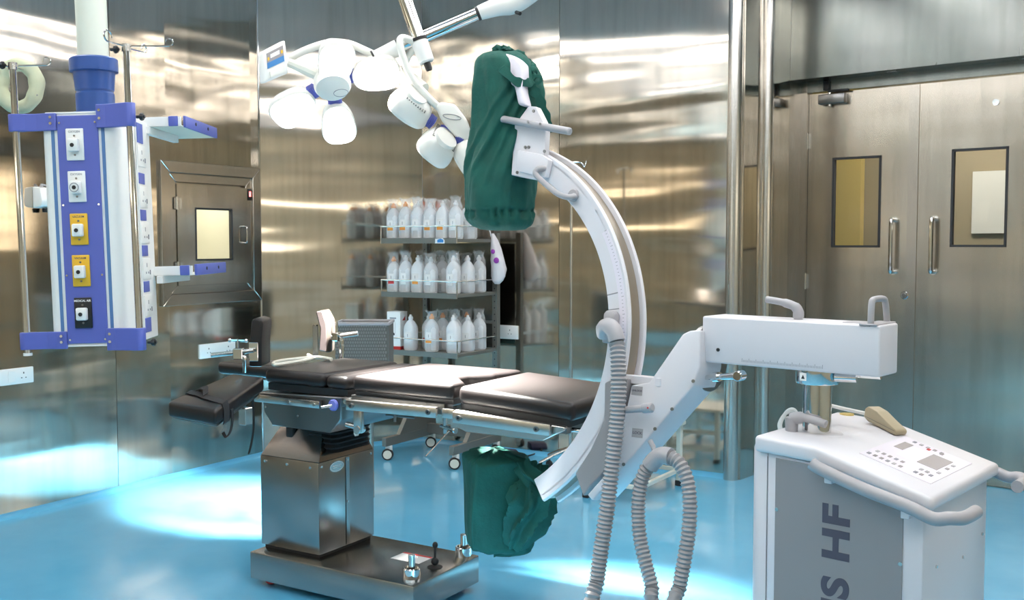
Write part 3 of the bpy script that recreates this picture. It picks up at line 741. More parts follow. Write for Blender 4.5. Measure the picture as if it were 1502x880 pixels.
# tilting body
yf, yb = 3.17, 3.69
poly = [PX(*q, 'y', yf) for q in ((378, 575), (385, 590), (387.5, 604.6), (399, 624), (484, 635.6), (500, 616.5), (501, 583))]
t = MB(); t.prism([(p.x, p.z) for p in poly], (0, yf, 0), (1, 0, 0), (0, 0, 1), (0, yb - yf, 0), .004, 1); bod = t.build('tilt_body', 'steel_dark', tab, world=True)
rl = tb('side_rail', 'steel', -3.20, -2.825, yf - .028, yf - .012, .822, .852, .002)
for x in (-3.17, -2.99, -2.85):
    t = MB(); t.cyl((x, yf - .028, .837), (x, yf - .034, .837), .007, seg=8); t.build('bolt', 'steel', rl, world=True)
    tb('rail_spacer', 'steel_dark', x - .015, x + .015, yf - .013, yf + .002, .825, .85)
kb = PX(490, 594, 'y', yf - .002)
t = MB(); t.lathe([(.024, 0), (.024, .008), (.019, .012)], kb, (0, -1, 0), 20); kn = t.build('rail_knob', 'blue_rib', tab, world=True)
t = MB(); t.cyl(kb, kb + V((-.03, -.045, -.005)), .008, .006, 10); t.build('knob_lever', 'chrome', kn, world=True)
for (x, z) in ((-3.15, .80), (-2.965, .775), (-2.76, .83)):
    t = MB(); t.cyl((x, yf, z), (x, yf - .004, z), .006, seg=8); t.build('screw', 'steel', bod, world=True)
# cushions
def cushion(name, x0, x1, z0, z1, dz=0, y0=yf, y1=yb, r=.026):
    t = MB(); t.hexb([V(p) for p in ((x0, y0, z0), (x1, y0, z0 + dz), (x1, y1, z0 + dz), (x0, y1, z0), (x0, y0, z1), (x1, y0, z1 + dz), (x1, y1, z1 + dz), (x0, y1, z1))], r, 4)
    return t.build(name, 'black_vinyl', tab, world=True, ang=50)
NOTCH = [(-2.18, yf), (-2.18, 3.255), (-2.285, 3.37), (-2.275, 3.435), (-2.205, 3.51), (-2.21, 3.56), (-2.185, 3.62), (-2.18, yb)]
def seat_notch():
    t = MB(); t.prism([(-2.675, yb), (-2.675, yf)] + NOTCH, (0, 0, .902), (1, 0, 0), (0, 1, 0), (0, 0, .064), .018, 3)
    return t.build('seat_cushion', 'black_vinyl', tab, world=True, ang=50)
cushion('back_cushion', -3.165, -2.825, .90, .962); cushion('back_cushion', -2.822, -2.70, .90, .958)
seat_notch(); cushion('leg_cushion', -2.163, -1.668, .893, .962, -.028)
tb('cushion_board', 'black', -3.15, -2.71, yf + .015, yb - .015, .872, .902); tb('cushion_board', 'black', -2.67, -2.30, yf + .015, yb - .015, .885, .904); tb('cushion_board', 'black', -2.30, -2.19, yf + .015, 3.24, .885, .904)
t = MB(); t.hexb([V(p) for p in ((-2.155, yf + .015, .865), (-1.69, yf + .015, .845), (-1.69, yb - .015, .845), (-2.155, yb - .015, .865), (-2.155, yf + .015, .895), (-1.69, yf + .015, .870), (-1.69, yb - .015, .870), (-2.155, yb - .015, .895))]); t.build('cushion_board', 'black', tab, world=True, smooth=False)
def rail(x0, x1, za, zb, h, y0, y1):
    t = MB(); t.hexb([V(p) for p in ((x0, y0, za), (x1, y0, zb), (x1, y1, zb), (x0, y1, za), (x0, y0, za + h), (x1, y0, zb + h), (x1, y1, zb + h), (x0, y1, za + h))], .003, 2)
    return t.build('side_rail', 'steel', tab, world=True)
for (ya, yb_) in ((yf - .03, yf - .012), (yb + .012, yb + .03)):
    r2 = rail(-2.683, -2.239, .829, .835, .042, ya, yb_); r3 = rail(-2.164, -1.746, .825, .815, .042, ya, yb_)
    if ya < yf:
        for (x, z, rr_) in ((-2.655, .85, r2), (-2.275, .856, r2), (-2.135, .846, r3), (-1.80, .836, r3)):
            t = MB(); t.cyl((x, ya, z), (x, ya - .005, z), .010, seg=14); b_ = t.build('bolt', 'steel_dark', rr_, world=True)
            t = MB(); t.cyl((x, ya - .005, z), (x, ya - .0056, z), .005, seg=6); t.build('bolt_socket', 'black', b_, world=True)
tb('seat_frame', 'steel_dark', -2.68, -2.31, yf + .0, yb, .845, .887, .003); tb('seat_frame', 'steel_dark', -2.31, -2.22, yf + .0, 3.23, .845, .887, .003) 
tb('hinge_plate', 'steel', -2.665, -2.625, yf - .005, yf + .015, .735, .85, .003)
t = MB(); t.prism([(-2.19, .80), (-2.15, .80), (-2.12, .79), (-1.79, .79), (-1.70, .835), (-1.70, .848), (-2.16, .872), (-2.19, .865)], (0, yf - .006, 0), (1, 0, 0), (0, 0, 1), (0, .02, 0), .003, 1); t.build('leg_frame', 'steel', tab, world=True)
t = MB(); t.prism([(-2.19, .83), (-1.70, .82), (-1.70, .848), (-2.16, .872), (-2.19, .865)], (0, yf + .014, 0), (1, 0, 0), (0, 0, 1), (0, yb - yf - .02, 0)); t.build('leg_crossframe', 'steel_dark', tab, world=True, smooth=False)
tb('hinge_block', 'steel', -2.225, -2.17, yf - .012, yf + .04, .835, .872, .004)
tb('hinge_block', 'steel_dark', -2.725, -2.675, yf - .01, yf + .06, .835, .875, .004)
t = MB(); t.cyl((-2.70, yf - .015, .86), (-2.70, yf, .86), .01, seg=12); t.build('bolt', 'chrome', tab, world=True)
t = MB(); t.cyl((-2.72, yf + .02, .76), (-2.64, yf + .02, .75), .012, seg=12); t.build('linkage', 'steel', tab, world=True)
t = MB(); t.cyl((-2.645, yf - .01, .748), (-2.645, yf + .03, .748), .016, seg=14); t.build('linkage_pin', 'steel', tab, world=True)
pts = [V((-2.70 + .006 * math.sin(i * .5), yf + .06, .84 - .011 * i)) for i in range(13)]
t = MB(); t.tube(pts, [.011 if i % 2 else .008 for i in range(13)], 8); t.build('coil_cable', 'cream', tab, world=True)
t = MB(); t.tube(spline([PX(523, 600, 'y', 3.60), PX(528, 612, 'y', 3.60), PX(533, 628, 'y', 3.60), PX(536, 645, 'y', 3.60), PX(536, 652, 'y', 3.60)], 6), .006, 8); t.build('air_hose', 'cream', tab, world=True)
# clamps under the seat
t = MB(); t.cyl((-2.27, yf + .05, .79), (-2.19, yf + .03, .785), .009, seg=10); t.cyl((-2.25, yf + .046, .765), (-2.25, yf + .046, .845), .008, seg=10); t.cyl((-2.195, yf + .03, .785), (-2.188, yf + .03, .785), .014, seg=12); t.build('clamp_screw', 'chrome', tab, world=True)
t = MB(); t.cyl((-2.58, yf + .1, .80), (-2.45, yf + .12, .797), .005, seg=8); t.cyl((-2.535, yf + .1, .775), (-2.535, yf + .1, .85), .006, seg=8); t.build('clamp_screw', 'steel_dark', tab, world=True)
t = MB(); t.cyl((-1.71, yf + .05, .83), (-1.61, yf + .05, .83), .010, seg=12); t.cyl((-1.63, yf + .05, .83), (-1.61, yf + .05, .83), .014, seg=12); t.build('end_rod', 'chrome', tab, world=True)
# near arm board, sloping towards the camera
far_r, far_l = PX(388, 552, 'z', .945), PX(340, 547, 'z', .945); nr_, nl_ = PX(316, 601, 'z', .885), PX(245, 589, 'z', .885)
th = V((0, 0, -.062))
t = MB(); t.hexb([nl_ + th, nr_ + th, far_r + th, far_l + th, nl_, nr_, far_r, far_l], .016, 3); ab = t.build('arm_board', 'black_vinyl', tab, world=True, ang=50)
tag(ab, 'black arm board pad with a strap')
e = V((0, 0, -.012)); ins = lambda a, b: a.lerp(b, .06)
t = MB(); t.hexb([ins(nl_, far_r) + th + e, ins(nr_, far_l) + th + e, ins(far_r, nl_) + th + e, ins(far_l, nr_) + th + e, ins(nl_, far_r) + th, ins(nr_, far_l) + th, ins(far_r, nl_) + th, ins(far_l, nr_) + th], .002, 1); t.build('board_plate', 'steel_dark', ab, world=True)
def bp(u, v, h=0): return nl_.lerp(nr_, u).lerp(far_l.lerp(far_r, u), v) + V((0, 0, h))
def strap(pts, w, wdir, parent, name='strap'):
    pts = [V(p) for p in pts]; wd_ = V(wdir).normalized() * w / 2; n_ = len(pts)
    t = MB(); r_ = []
    for i in range(n_):
        tn = (pts[min(i + 1, n_ - 1)] - pts[max(i - 1, 0)]).normalized(); nn = tn.cross(wd_).normalized() * .0016
        r_.append([pts[i] - wd_ - nn, pts[i] + wd_ - nn, pts[i] + wd_ + nn, pts[i] - wd_ + nn])
    t.loft(r_); return t.build(name, 'black_strap', parent, world=True)
along = (far_r - nr_).normalized()
strap([bp(-.01, .30, -.07), bp(-.012, .30, -.02), bp(.02, .30, .003), bp(.3, .28, .004), bp(.55, .22, .006), bp(.8, .20, .004), bp(.98, .19, .001), bp(1.012, .19, -.02), bp(1.012, .19, -.07), bp(.98, .2, -.078)], .05, along, ab)
strap([bp(.1, .40, .004), bp(.3, .36, .02), bp(.42, .3, .026), bp(.5, .24, .012)], .05, along, ab)
a0 = bp(1.0, .28, -.07)
strap(spline([a0, PF(340, 600, (a0 - CAM).dot(FH)), PF(341, 615, (a0 - CAM).dot(FH)), PF(338, 632, (a0 - CAM).dot(FH)), PF(332, 641, (a0 - CAM).dot(FH)), PF(327, 634, (a0 - CAM).dot(FH))], 5), .028, FH, ab, 'loose_strap')
d_ = 4.2
strap(spline([PF(371, 582, d_), PF(371, 600, d_), PF(372, 625, d_), PF(369, 648, d_), PF(365, 665, d_)], 5), .026, FH, tab, 'loose_strap')
# bracket below the board
bq = bp(.95, .62, -.078)
t = MB(); t.box(-.02, .02, -.02, .02, -.07, 0, .003, 1, Matrix.Translation(bq)); t.build('board_clamp', 'steel', ab, world=True)
# far arm board at the head end
t = MB(); t.box(-3.66, -3.18, 3.36, 3.56, .885, .945, .026, 4); ab2 = t.build('arm_board', 'black_vinyl', tab, world=True, ang=50)
t = MB(); t.box(-3.63, -3.14, 3.39, 3.53, .872, .885, .002, 1); t.build('board_plate', 'steel_dark', ab2, world=True)
# lateral supports
def pad(pts, th_, m_, name='support_pad'):
    """pad standing upright: outline points (px) on a depth plane, thickness along th_"""
    t = MB(); t.prism([(p.dot(RT), p.z) for p in pts], FH * pts[0].dot(FH), RT, (0, 0, 1), th_, .007, 2); return t.build(name, m_, tab, world=True)
dp = 4.34
q = [PF(x, y, dp) for x, y in ((365, 538), (366, 500), (369, 470), (374, 466.5), (385, 470), (386, 476), (384, 500), (384, 538))]
sp1 = pad(q, FH * .16, 'black_vinyl')
c_ = PF(372, 516, dp)
t = MB(); t.box(-.02, .02, -.006, 0, -.04, .04, .002, 1, Matrix.Translation(c_) @ Matrix.Rotation(YAW, 4, 'Z')); t.build('pad_plate', 'chrome', sp1, world=True)
t = MB(); t.cyl(PF(310, 521, dp - .03), PF(372, 514, dp - .03), .0095, seg=12); br = t.build('support_bar', 'steel', tab, world=True)
t = MB(); M_ = Matrix.Translation(PF(350, 517, dp - .03)) @ Matrix.Rotation(YAW, 4, 'Z'); t.box(-.02, .02, -.02, .02, -.028, .018, .003, 1, M_); t.build('clamp_block', 'chrome', br, world=True)
t = MB(); t.cyl(PF(349, 510, dp - .03), PF(349, 497, dp - .03), .006, seg=8); t.cyl(PF(337, 499, dp - .03), PF(361, 500, dp - .03), .005, seg=8); t.ell(PF(337, 499, dp - .03), .009, .009, .009, 8, 6); t.ell(PF(361, 500, dp - .03), .009, .009, .009, 8, 6); t.build('clamp_handle', 'chrome', br, world=True)
t = MB(); t.tube(spline([PF(350, 522, dp - .03), PF(358, 524, dp - .03), PF(359, 530, dp - .03), PF(359, 546, dp - .02)], 4), .009, 10); t.build('support_post', 'steel', br, world=True)
dq = 4.84
q = [PF(x, y, dq) for x, y in ((470, 513), (471, 480), (464, 457), (478, 455), (486, 470), (487, 490), (485, 517), (478, 517))]
sp2 = pad(q, FH * .10, 'brown_pad')
q2 = [PF(x, y, dq - .004) for x, y in ((468, 514), (470, 482), (463.5, 457), (473, 455.5), (479, 475), (479.5, 500), (478, 516))]
t = MB(); t.prism([(p.dot(RT), p.z) for p in q2], FH * (dq - .01), RT, (0, 0, 1), FH * .03, .004, 1); t.build('pad_cover', 'black_vinyl', sp2, world=True)
t = MB(); t.box(-.013, .013, -.004, .004, 0, .15, .002, 1, Matrix.Translation(PF(463, 522, dq + .06)) @ Matrix.Rotation(YAW, 4, 'Z')); t.cyl(PF(463, 478, dq + .05), PF(463, 476, dq + .05), .012, seg=10); t.build('support_bar', 'steel', tab, world=True)
t = MB(); t.tube(spline([PF(501, 527, dq - .02), PF(501, 505, dq - .02), PF(499, 496, dq - .02), PF(494, 492, dq - .02)], 5), .012, 10); cb = t.build('support_post', 'chrome', tab, world=True)
t = MB(); t.cyl(PF(486, 494, dq - .02), PF(525, 489, dq - .02), .0125, seg=12); t.cyl(PF(494, 500, dq - .02), PF(494, 471, dq - .02), .009, .005, 10); t.box(-.02, .02, -.02, .02, -.022, .018, .003, 1, Matrix.Translation(PF(494, 493, dq - .02))); t.build('clamp_handle', 'chrome', cb, world=True)
# pale tube lying on the head cushion
cable = thing('suction_tube', 'pale looped tube lying on the head end cushion', 'tube', (-3.1, 3.5, .962))
zt = .9725
t = MB(); t.tube(spline([PX(x, y, 'z', zt) for x, y in ((486, 527), (465, 524), (440, 526), (415, 529), (402, 532), (403, 535), (420, 533), (445, 529), (458, 525), (452, 521))], 6), .0085, 8); t.build('tube_loop', 'cream', cable, world=True)
# ================================================================== C-ARM X-RAY UNIT
KX = V((-.826, 3.2, 0)); KA = R(-10.4)
carm = thing('c_arm', 'white mobile x-ray C-arm with grey ribbed hoses and control console', 'x-ray machine', KX, KA)
CC = V((-2.177, 3.285, 1.17)); ph, ti = R(-9), .125
CT = V((math.cos(ph), math.sin(ph), 0)); NBh = V((-math.sin(ph), math.cos(ph), 0))
CU = V((0, 0, 1)) * math.cos(ti) + NBh * math.sin(ti); CN = NBh * math.cos(ti) - V((0, 0, 1)) * math.sin(ti)
def cp(a, b, n=0): return CC + CT * a + CU * b + CN * n
def cpx(px, py, n=0): return PPL(px, py, CC + CN * n, CN)
RI, RO, TH = .643, .737, .095
def arc(name, r0, r1, n0, n1, a0, a1, m_, parent=carm, k=56, bev=.003):
    rings = []
    for i in range(k + 1):
        a = R(a0 + (a1 - a0) * i / k); c, s = math.cos(a), math.sin(a)
        b = bev
        rings.append([cp(c * r, s * r, n) for r, n in ((r0 + b, n0), (r1 - b, n0), (r1, n0 + b), (r1, n1 - b), (r1 - b, n1), (r0 + b, n1), (r0, n1 - b), (r0, n0 + b))])
    t = MB(); t.loft(rings); return t.build(name, m_, parent, world=True, ang=25)
A0, A1 = -55, 76
ca = arc('c_arc', RI, .715, 0, TH, A0, A1, 'white_paint')
arc('arc_flange', .70, RO - .006, .0, .018, A0, A1, 'white_paint', ca, bev=.006); arc('arc_flange', .70, RO + .004, TH - .016, TH, A0, A1, 'white_paint', ca, bev=.004)
arc('arc_groove', .70, .722, .018, TH - .016, A0, A1, 'tan_groove', ca)
arc('angle_scale', .690, .716, -.0012, .001, -8, 32, 'lavender', ca, bev=.0003)
t = MB()
for i in range(41):
    a = R(-8 + i); c, s = math.cos(a), math.sin(a); L_ = .016 if i % 5 == 0 else .009
    d1, d2 = V((-s, c)), V((c, s))
    def qp(r, w): return cp(c * r - s * w, s * r + c * w, -.0016)
    v = t._v([qp(.703, -.0009), qp(.703 + L_ * .6, -.0009), qp(.703 + L_ * .6, .0009), qp(.703, .0009)]); t.face(v)
tag(t.build('scale_marks', 'print_grey', ca, world=True, smooth=False), kind='stuff')
arc('joint_line', RI + .002, .698, -.0006, .001, 13.2, 13.55, 'print_grey', ca, 2, .0002); arc('joint_line', RI + .002, .698, -.0006, .001, 8.6, 8.9, 'print_grey', ca, 2, .0002)
# head plate
poly = [cpx(x, y) for x, y in ((759, 185), (779, 157), (791, 158), (805, 186), (803, 226), (802, 262), (786, 264), (754, 258))]
loc2 = lambda p: ((p - CC).dot(CT), (p - CC).dot(CU))
t = MB(); t.prism([loc2(p) for p in poly], CC + CN * -.018, CT, CU, CN * .03, .003, 1); hp = t.build('head_plate', 'white_paint', carm, world=True)
for (x, y) in ((783, 163), (759, 253), (799, 222), (771, 216), (776, 216)):
    p = cpx(x, y, -.018); t = MB(); t.cyl(p, p - CN * .004, .006, seg=8); t.build('screw', 'steel_dark', hp, world=True)
poly = [cpx(x, y) for x, y in ((766, 222), (800, 228), (812, 236), (806, 262), (768, 254), (764, 246))]
t = MB(); t.prism([loc2(p) for p in poly], CC + CN * -.03, CT, CU, CN * .03, .006, 2); t.build('arc_end_block', 'white_paint', carm, world=True)
t = MB(); t.cyl(cpx(729, 173, -.045), cpx(837, 193, -.045), .0135, seg=16, bev=.004); rd = t.build('guide_rod', 'grey_plastic', carm, world=True)
for (x, y) in ((778, 180), (796, 183)):
    p = cpx(x, y, -.045); t = MB(); t.cyl(p - CN * .013, p - CN * .016, .005, seg=8); t.cyl(p, p + CN * .03, .007, seg=8); t.build('rod_screw', 'steel_dark', rd, world=True)
hpts = [cpx(800, 247, 0), cpx(798, 247, -.03), cpx(788, 249, -.045), cpx(786, 256, -.05), cpx(800, 270, -.05), cpx(818, 284, -.05), cpx(832, 289, -.045), cpx(841, 288, -.025), cpx(842, 287, 0)]
t = MB(); t.tube(spline(hpts, 5), .0105, 12); hd_ = t.build('grab_handle', 'grey_plastic', carm, world=True)
for (x, y) in ((799, 247), (842, 287)):
    p = cpx(x, y); t = MB(); t.cyl(p + CN * .0, p - CN * .012, .023, seg=20, bev=.003); t.build('handle_flange', 'grey_plastic', hd_, world=True)
# image intensifier and tube housing under the drapes
ii0, ii1 = PF(734, 318, 4.02), PF(741, 100, 4.06)
t = MB(); t.cyl(ii0, ii1, .10, .10, 32, .02); t.build('image_intensifier', 'white_paint', carm, world=True)
t = MB(); t.prism([loc2(cpx(x, y)) for x, y in ((727, 112), (728, 80), (738, 77), (766, 87), (776, 97), (777, 120), (775, 135), (781, 158), (770, 158), (764, 130))], CC + CN * -.045, CT, CU, CN * .05, .012, 3); t.build('intensifier_bracket', 'lavender', carm, world=True)
tc_ = PF(725, 742, 3.97)
t = MB(); M_ = Matrix.Translation(tc_) @ Matrix.Rotation(R(41), 4, 'Z'); t.box(-.10, .10, -.10, .10, -.15, .17, .02, 2, M_); t.build('tube_housing', 'white_paint', carm, world=True)
# carriage and L-arm
poly = [cpx(x, y) for x, y in ((893, 562), (912, 552), (927, 556), (922, 600), (912, 640), (893, 690), (872, 712), (862, 727), (850, 694), (872, 660), (892, 616))]
t = MB(); t.prism([loc2(p) for p in poly], CC + CN * -.026, CT, CU, CN * .15, .003, 1); t.build('carriage', 'grey_panel', carm, world=True)
front = [(1027, 484), (1011, 485), (1001, 490), (992, 503), (952, 561), (926, 565), (917, 606), (899, 668), (884, 700), (861, 726), (869, 735), (905, 695), (1017, 566), (1026, 538)]
SLN = (CN - CT * .27).normalized(); SL0 = cp(.72, 0, -.04); SLT = (CT + CN * .27).normalized()      # front face leans back towards the pivot
def slx(px, py): return PPL(px, py, SL0, SLN)
poly = [slx(x, y) for x, y in front]
t = MB(); t.prism([((p - SL0).dot(SLT), (p - SL0).dot(CU)) for p in poly], SL0, SLT, CU, CN * .15, .006, 3); la = t.build('l_arm', 'white_paint', carm, world=True)
t = MB(); t.box(.70, .87, -.005, .12, -.148, -.118, .003, 1, Matrix(((CT.x, CN.x, CU.x, CC.x), (CT.y, CN.y, CU.y, CC.y), (CT.z, CN.z, CU.z, CC.z), (0, 0, 0, 1)))); t.build('carriage_top', 'white_paint', la, world=True)
MC = Matrix(((CT.x, CU.x, -CN.x, CC.x), (CT.y, CU.y, -CN.y, CC.y), (CT.z, CU.z, -CN.z, CC.z), (0, 0, 0, 1)))
SLM = Matrix(((SLT.x, CU.x, -SLN.x, SL0.x), (SLT.y, CU.y, -SLN.y, SL0.y), (SLT.z, CU.z, -SLN.z, SL0.z), (0, 0, 0, 1)))
for (x, y, s) in ((934.5, 573, 'UNLOCK'), (935, 635, 'LOCK')):
    p = slx(x, y) - SL0; a, b = p.dot(SLT), p.dot(CU)
    t = MB(); t.box(a - .019, a + .019, b - .015, b + .015, .0003, .0013, .0003, 1, SLM); pl_ = t.build('notice_plate', 'grey_plastic', la, world=True)
    text_mesh(s, .0085 if len(s) > 4 else .012, 'plate_lettering', 'dark_text', pl_, SLM @ Matrix.Translation((a, b, .0015)), .0003, .0002)
for (x, y) in ((961, 629), (915, 681), (1017, 559), (986, 600)):
    p = slx(x, y); t = MB(); t.cyl(p, p - SLN * .004, .006, seg=8); t.build('screw', 'steel_dark', la, world=True)
p0_, p1_ = cpx(909, 602, -.06), cpx(953, 598, -.075)
t = MB(); t.cyl(p0_, p1_, .011, .013, 14); t.cyl(p1_ - (p1_ - p0_).normalized() * .03, p1_ + (p1_ - p0_).normalized() * .012, .0165, seg=16, bev=.005); t.cyl(cpx(943, 598, -.07), cpx(943, 598, -.03), .012, seg=10); bl = t.build('brake_handle', 'grey_plastic', la, world=True)
p = p1_ + CT * .004 - CN * .0165; t = MB(); t.cyl(p, p - CN * .003, .003, seg=6); t.build('handle_screw', 'red', bl, world=True)
# pivot ring and its lever
def kl(x, y, z): return ROOTM[carm.name] @ V((x, y, z))
KT, KE = V((math.cos(KA), math.sin(KA), 0)), V((-math.sin(KA), math.cos(KA), 0))
pc = kl(-.376, 0, 1.108)
t = MB(); t.lathe([(.06, -.034), (.110, -.034), (.114, -.03), (.114, -.014), (.107, -.010), (.107, .0), (.06, .003)], pc, KT, 40); pv = t.build('pivot_ring', 'steel_dark', carm, world=True)
t = MB(); t.cyl(pc - KT * .08, pc - KT * .028, .07, seg=28); t.build('pivot_drum', 'white_paint', carm, world=True)
l0, l1 = pc + V((0, 0, -.055)) - KE * .05, PPL(1085, 551, kl(0, -.10, 0), KE)
t = MB(); t.cyl(l0, l1, .008, .012, 12); t.cyl(l1 - KE * .018, l1 + KE * .018, .017, seg=14, bev=.003); t.cyl(l0.lerp(l1, .3), l0.lerp(l1, .45), .0165, seg=12); t.build('pivot_lever', 'chrome', pv, world=True)
# horizontal arm (unit-local coordinates from here: x along the arm, y away, z up)
def cb_(name, m_, x0, x1, y0, y1, z0, z1, bev=0, seg=2, parent=carm, smooth=True):
    t = MB(); t.box(x0, x1, y0, y1, z0, z1, bev, seg); return t.build(name, m_, parent, smooth=smooth)
arm = cb_('horizontal_arm', 'white_paint', -.372, .222, -.07, .07, 1.107, 1.259, .007, 3)
def kpx(px, py, y=0.0):
    p = PPL(px, py, kl(0, y, 0), KE); return ROOTM[carm.name].inverted() @ p
cb_('arm_top_inlay', 'grey_plastic', .09, .19, -.03, .05, 1.2585, 1.261, .001, 1, arm)
s_ = kpx(1053.5, 513, -.07); t = MB(); t.cyl((s_.x, -.07, s_.z), (s_.x, -.073, s_.z), .006, seg=10); t.build('screw', 'black', arm)
m0, m1 = kpx(1088, 531, -.0705), kpx(1206, 545, -.0705); t = MB()
for i in range(56):
    x = m0.x + (m1.x - m0.x) * i / 55; h = .012 if i % 5 == 0 else .007
    t.face(t._v([(x, -.0706, 1.1185), (x + .0015, -.0706, 1.1185), (x + .0015, -.0706, 1.1185 + h), (x, -.0706, 1.1185 + h)]))
tag(t.build('arm_scale_marks', 'print_grey', arm, smooth=False), kind='stuff')
lv0 = kpx(1171, 464, 0)
t = MB(); t.cyl((lv0.x, 0, 1.255), (lv0.x, 0, 1.268), .014, seg=14); t.tube(spline([(lv0.x, 0, 1.266), (lv0.x - .001, 0, 1.285), (lv0.x - .015, 0, 1.300), (lv0.x - .055, 0, 1.311), (lv0.x - .11, 0, 1.318)], 5), [.017] * 5 + [.016] * 5 + [.014] * 5 + [.011] * 6, 12); t.build('arm_lock_lever', 'grey_plastic', arm)
t = MB(); t.tube(spline([(.19, -.06, 1.255), (.19, -.06, 1.27), (.188, -.052, 1.318), (.187, -.035, 1.332), (.187, .035, 1.332), (.188, .052, 1.318), (.19, .06, 1.27), (.19, .06, 1.255)], 5), .0095, 12); ah = t.build('arm_loop_handle', 'grey_plastic', arm)
cb_('handle_foot', 'grey_plastic', .16, .215, -.075, .07, 1.257, 1.263, .002, 1, ah)
# column
t = MB(); t.cyl((0, 0, .86), (0, 0, 1.09), .044, seg=36); cm = t.build('column', 'chrome', carm)
t = MB(); t.lathe([(.05, 1.062), (.064, 1.064), (.066, 1.07), (.066, 1.108)], seg=36); t.build('column_flange', 'chrome', cm)
t = MB(); t.cyl((.066, -.02, 1.09), (.13, -.01, 1.092), .014, seg=12); t.cyl((.12, 0, 1.1), (.2, 0, 1.1), .008, seg=8); t.build('arm_lock_shaft', 'chrome', cm)
cb_('arrow_plate', 'label_white', -.028, -.006, -.0655, -.062, 1.076, 1.100, parent=cm, smooth=False)
t = MB(); t.face(t._v([(-.023, -.0658, 1.082), (-.011, -.0658, 1.082), (-.017, -.0658, 1.095)])); t.build('arrow_mark', 'black', cm, smooth=False)
t = MB(); t.lathe([(.085, .898), (.085, .905), (.075, .910), (.046, .912)], seg=36); t.build('column_gland', 'white_paint', carm)
# console slab with sloping top
ZA, ZB, ZC = .918, .906, .812
X0, XM, X1 = -.10, .10, .432; Y0, Y1 = -.215, .372
def ztop(x): return ZA + (ZB - ZA) * (x - X0) / (XM - X0) if x < XM else ZB + (ZC - ZB) * (x - XM) / (X1 - XM)
prof = [(X0, ZA), (XM - .04, ztop(XM - .04)), (XM, ZB), (XM + .04, ztop(XM + .04)), (X1, ZC), (X1, ZC - .038), (XM + .03, ZB - .052), (XM - .03, ZB - .045), (X0, ZA - .05)]
t = MB(); t.prism(prof, (0, Y0, 0), (1, 0, 0), (0, 0, 1), (0, Y1 - Y0, 0), .012, 3); slab = t.build('console_top', 'white_paint', carm, ang=45)
# cabinet
prof = [(-.062, .14), (.405, .14), (.405, ztop(.405) - .04), (XM, ZB - .05), (-.062, ZA - .05)]
t = MB(); t.prism(prof, (0, -.2, 0), (1, 0, 0), (0, 0, 1), (0, .545, 0), .006, 2); cab = t.build('cabinet', 'white_paint', carm)
plan = [(-.062, -.198), (-.085, -.198), (-.108, -.188), (-.124, -.168), (-.13, -.14), (-.13, .26), (-.124, .29), (-.108, .31), (-.085, .318), (-.062, .318)]
t = MB(); t.loft([[V((x, y, z)) for x, y in plan] for z in (.14, .872)] + [[V((x * .92 - .008, y * .95, .89)) for x, y in plan]]); t.build('cabinet_end', 'white_paint', carm, ang=50)
gx0, gx1 = kpx(1137, 720, -.203).x, kpx(1325, 760, -.203).x
gz = lambda x: ztop(x) - .058
poly = [(gx0, .15), (gx1, .15), (gx1, gz(gx1)), (XM, gz(XM) + .002), (gx0, gz(gx0))]
t = MB(); t.prism(poly, (0, -.2035, 0), (1, 0, 0), (0, 0, 1), (0, .004, 0), .001, 1); gp = t.build('side_panel', 'grey_panel', cab)
cb_('panel_gap', 'print_grey', gx0 - .029, gx0 - .0275, -.2006, -.199, .15, gz(gx0), parent=cab, smooth=False)
for (px, py, yy) in ((1140, 747, -.2), (1321, 827, -.2035)):
    s_ = kpx(px, py, yy); t = MB(); t.cyl((s_.x, yy, s_.z), (s_.x, yy - .004, s_.z), .006, seg=10); t.build('screw', 'steel', cab)
for (px, py) in ((1373, 831), (1440, 783), (1412, 817)):
    p = ROOTM[carm.name].inverted() @ PPL(px, py, kl(.405, 0, 0), KT); t = MB(); t.cyl((.405, p.y, p.z), (.409, p.y, p.z), .005, seg=8); t.build('screw', 'steel', cab)
# lettering that runs up the side panel
q0, q1 = kpx(1207, 800, -.204), kpx(1244, 800, -.204); ztx = kpx(1225, 741, -.204).z
capH = q1.x - q0.x
def run_text(txt, top_z, xb):
    cu = bpy.data.curves.new('side_lettering', 'FONT'); cu.body = txt; cu.size = capH / .69; cu.extrude = .0004; cu.offset = .0042; cu.align_x = 'RIGHT'; cu.space_character = 1.08
    to = bpy.data.objects.new('side_lettering', cu); col.objects.link(to)
    me = bpy.data.meshes.new_from_object(to.evaluated_get(bpy.context.evaluated_depsgraph_get())); bpy.data.objects.remove(to)
    # text x runs up (+z), text y runs to the left (-x), facing -y
    me.transform(Matrix(((0, -1, 0, xb), (0, 0, -1, -.2042), (1.2, 0, 0, top_z), (0, 0, 0, 1))))
    bm = bmesh.new(); bm.from_mesh(me); left = set(bm.verts)
    while left:                                   # one object for each letter
        st = [next(iter(left))]; isl = set(st)
        while st:
            for e_ in st.pop().link_edges:
                for w_ in e_.verts:
                    if w_ not in isl: isl.add(w_); st.append(w_)
        left -= isl; b2 = bmesh.new(); mp = {v_: b2.verts.new(v_.co) for v_ in isl}
        for f_ in bm.faces:
            if f_.verts[0] in isl: b2.faces.new([mp[v_] for v_ in f_.verts])
        m2 = bpy.data.meshes.new('side_letter'); b2.to_mesh(m2); b2.free(); m2.materials.append(MATS['dark_text']); link('side_letter', m2, gp)
    bm.free()
run_text('US HF', ztx, q1.x)
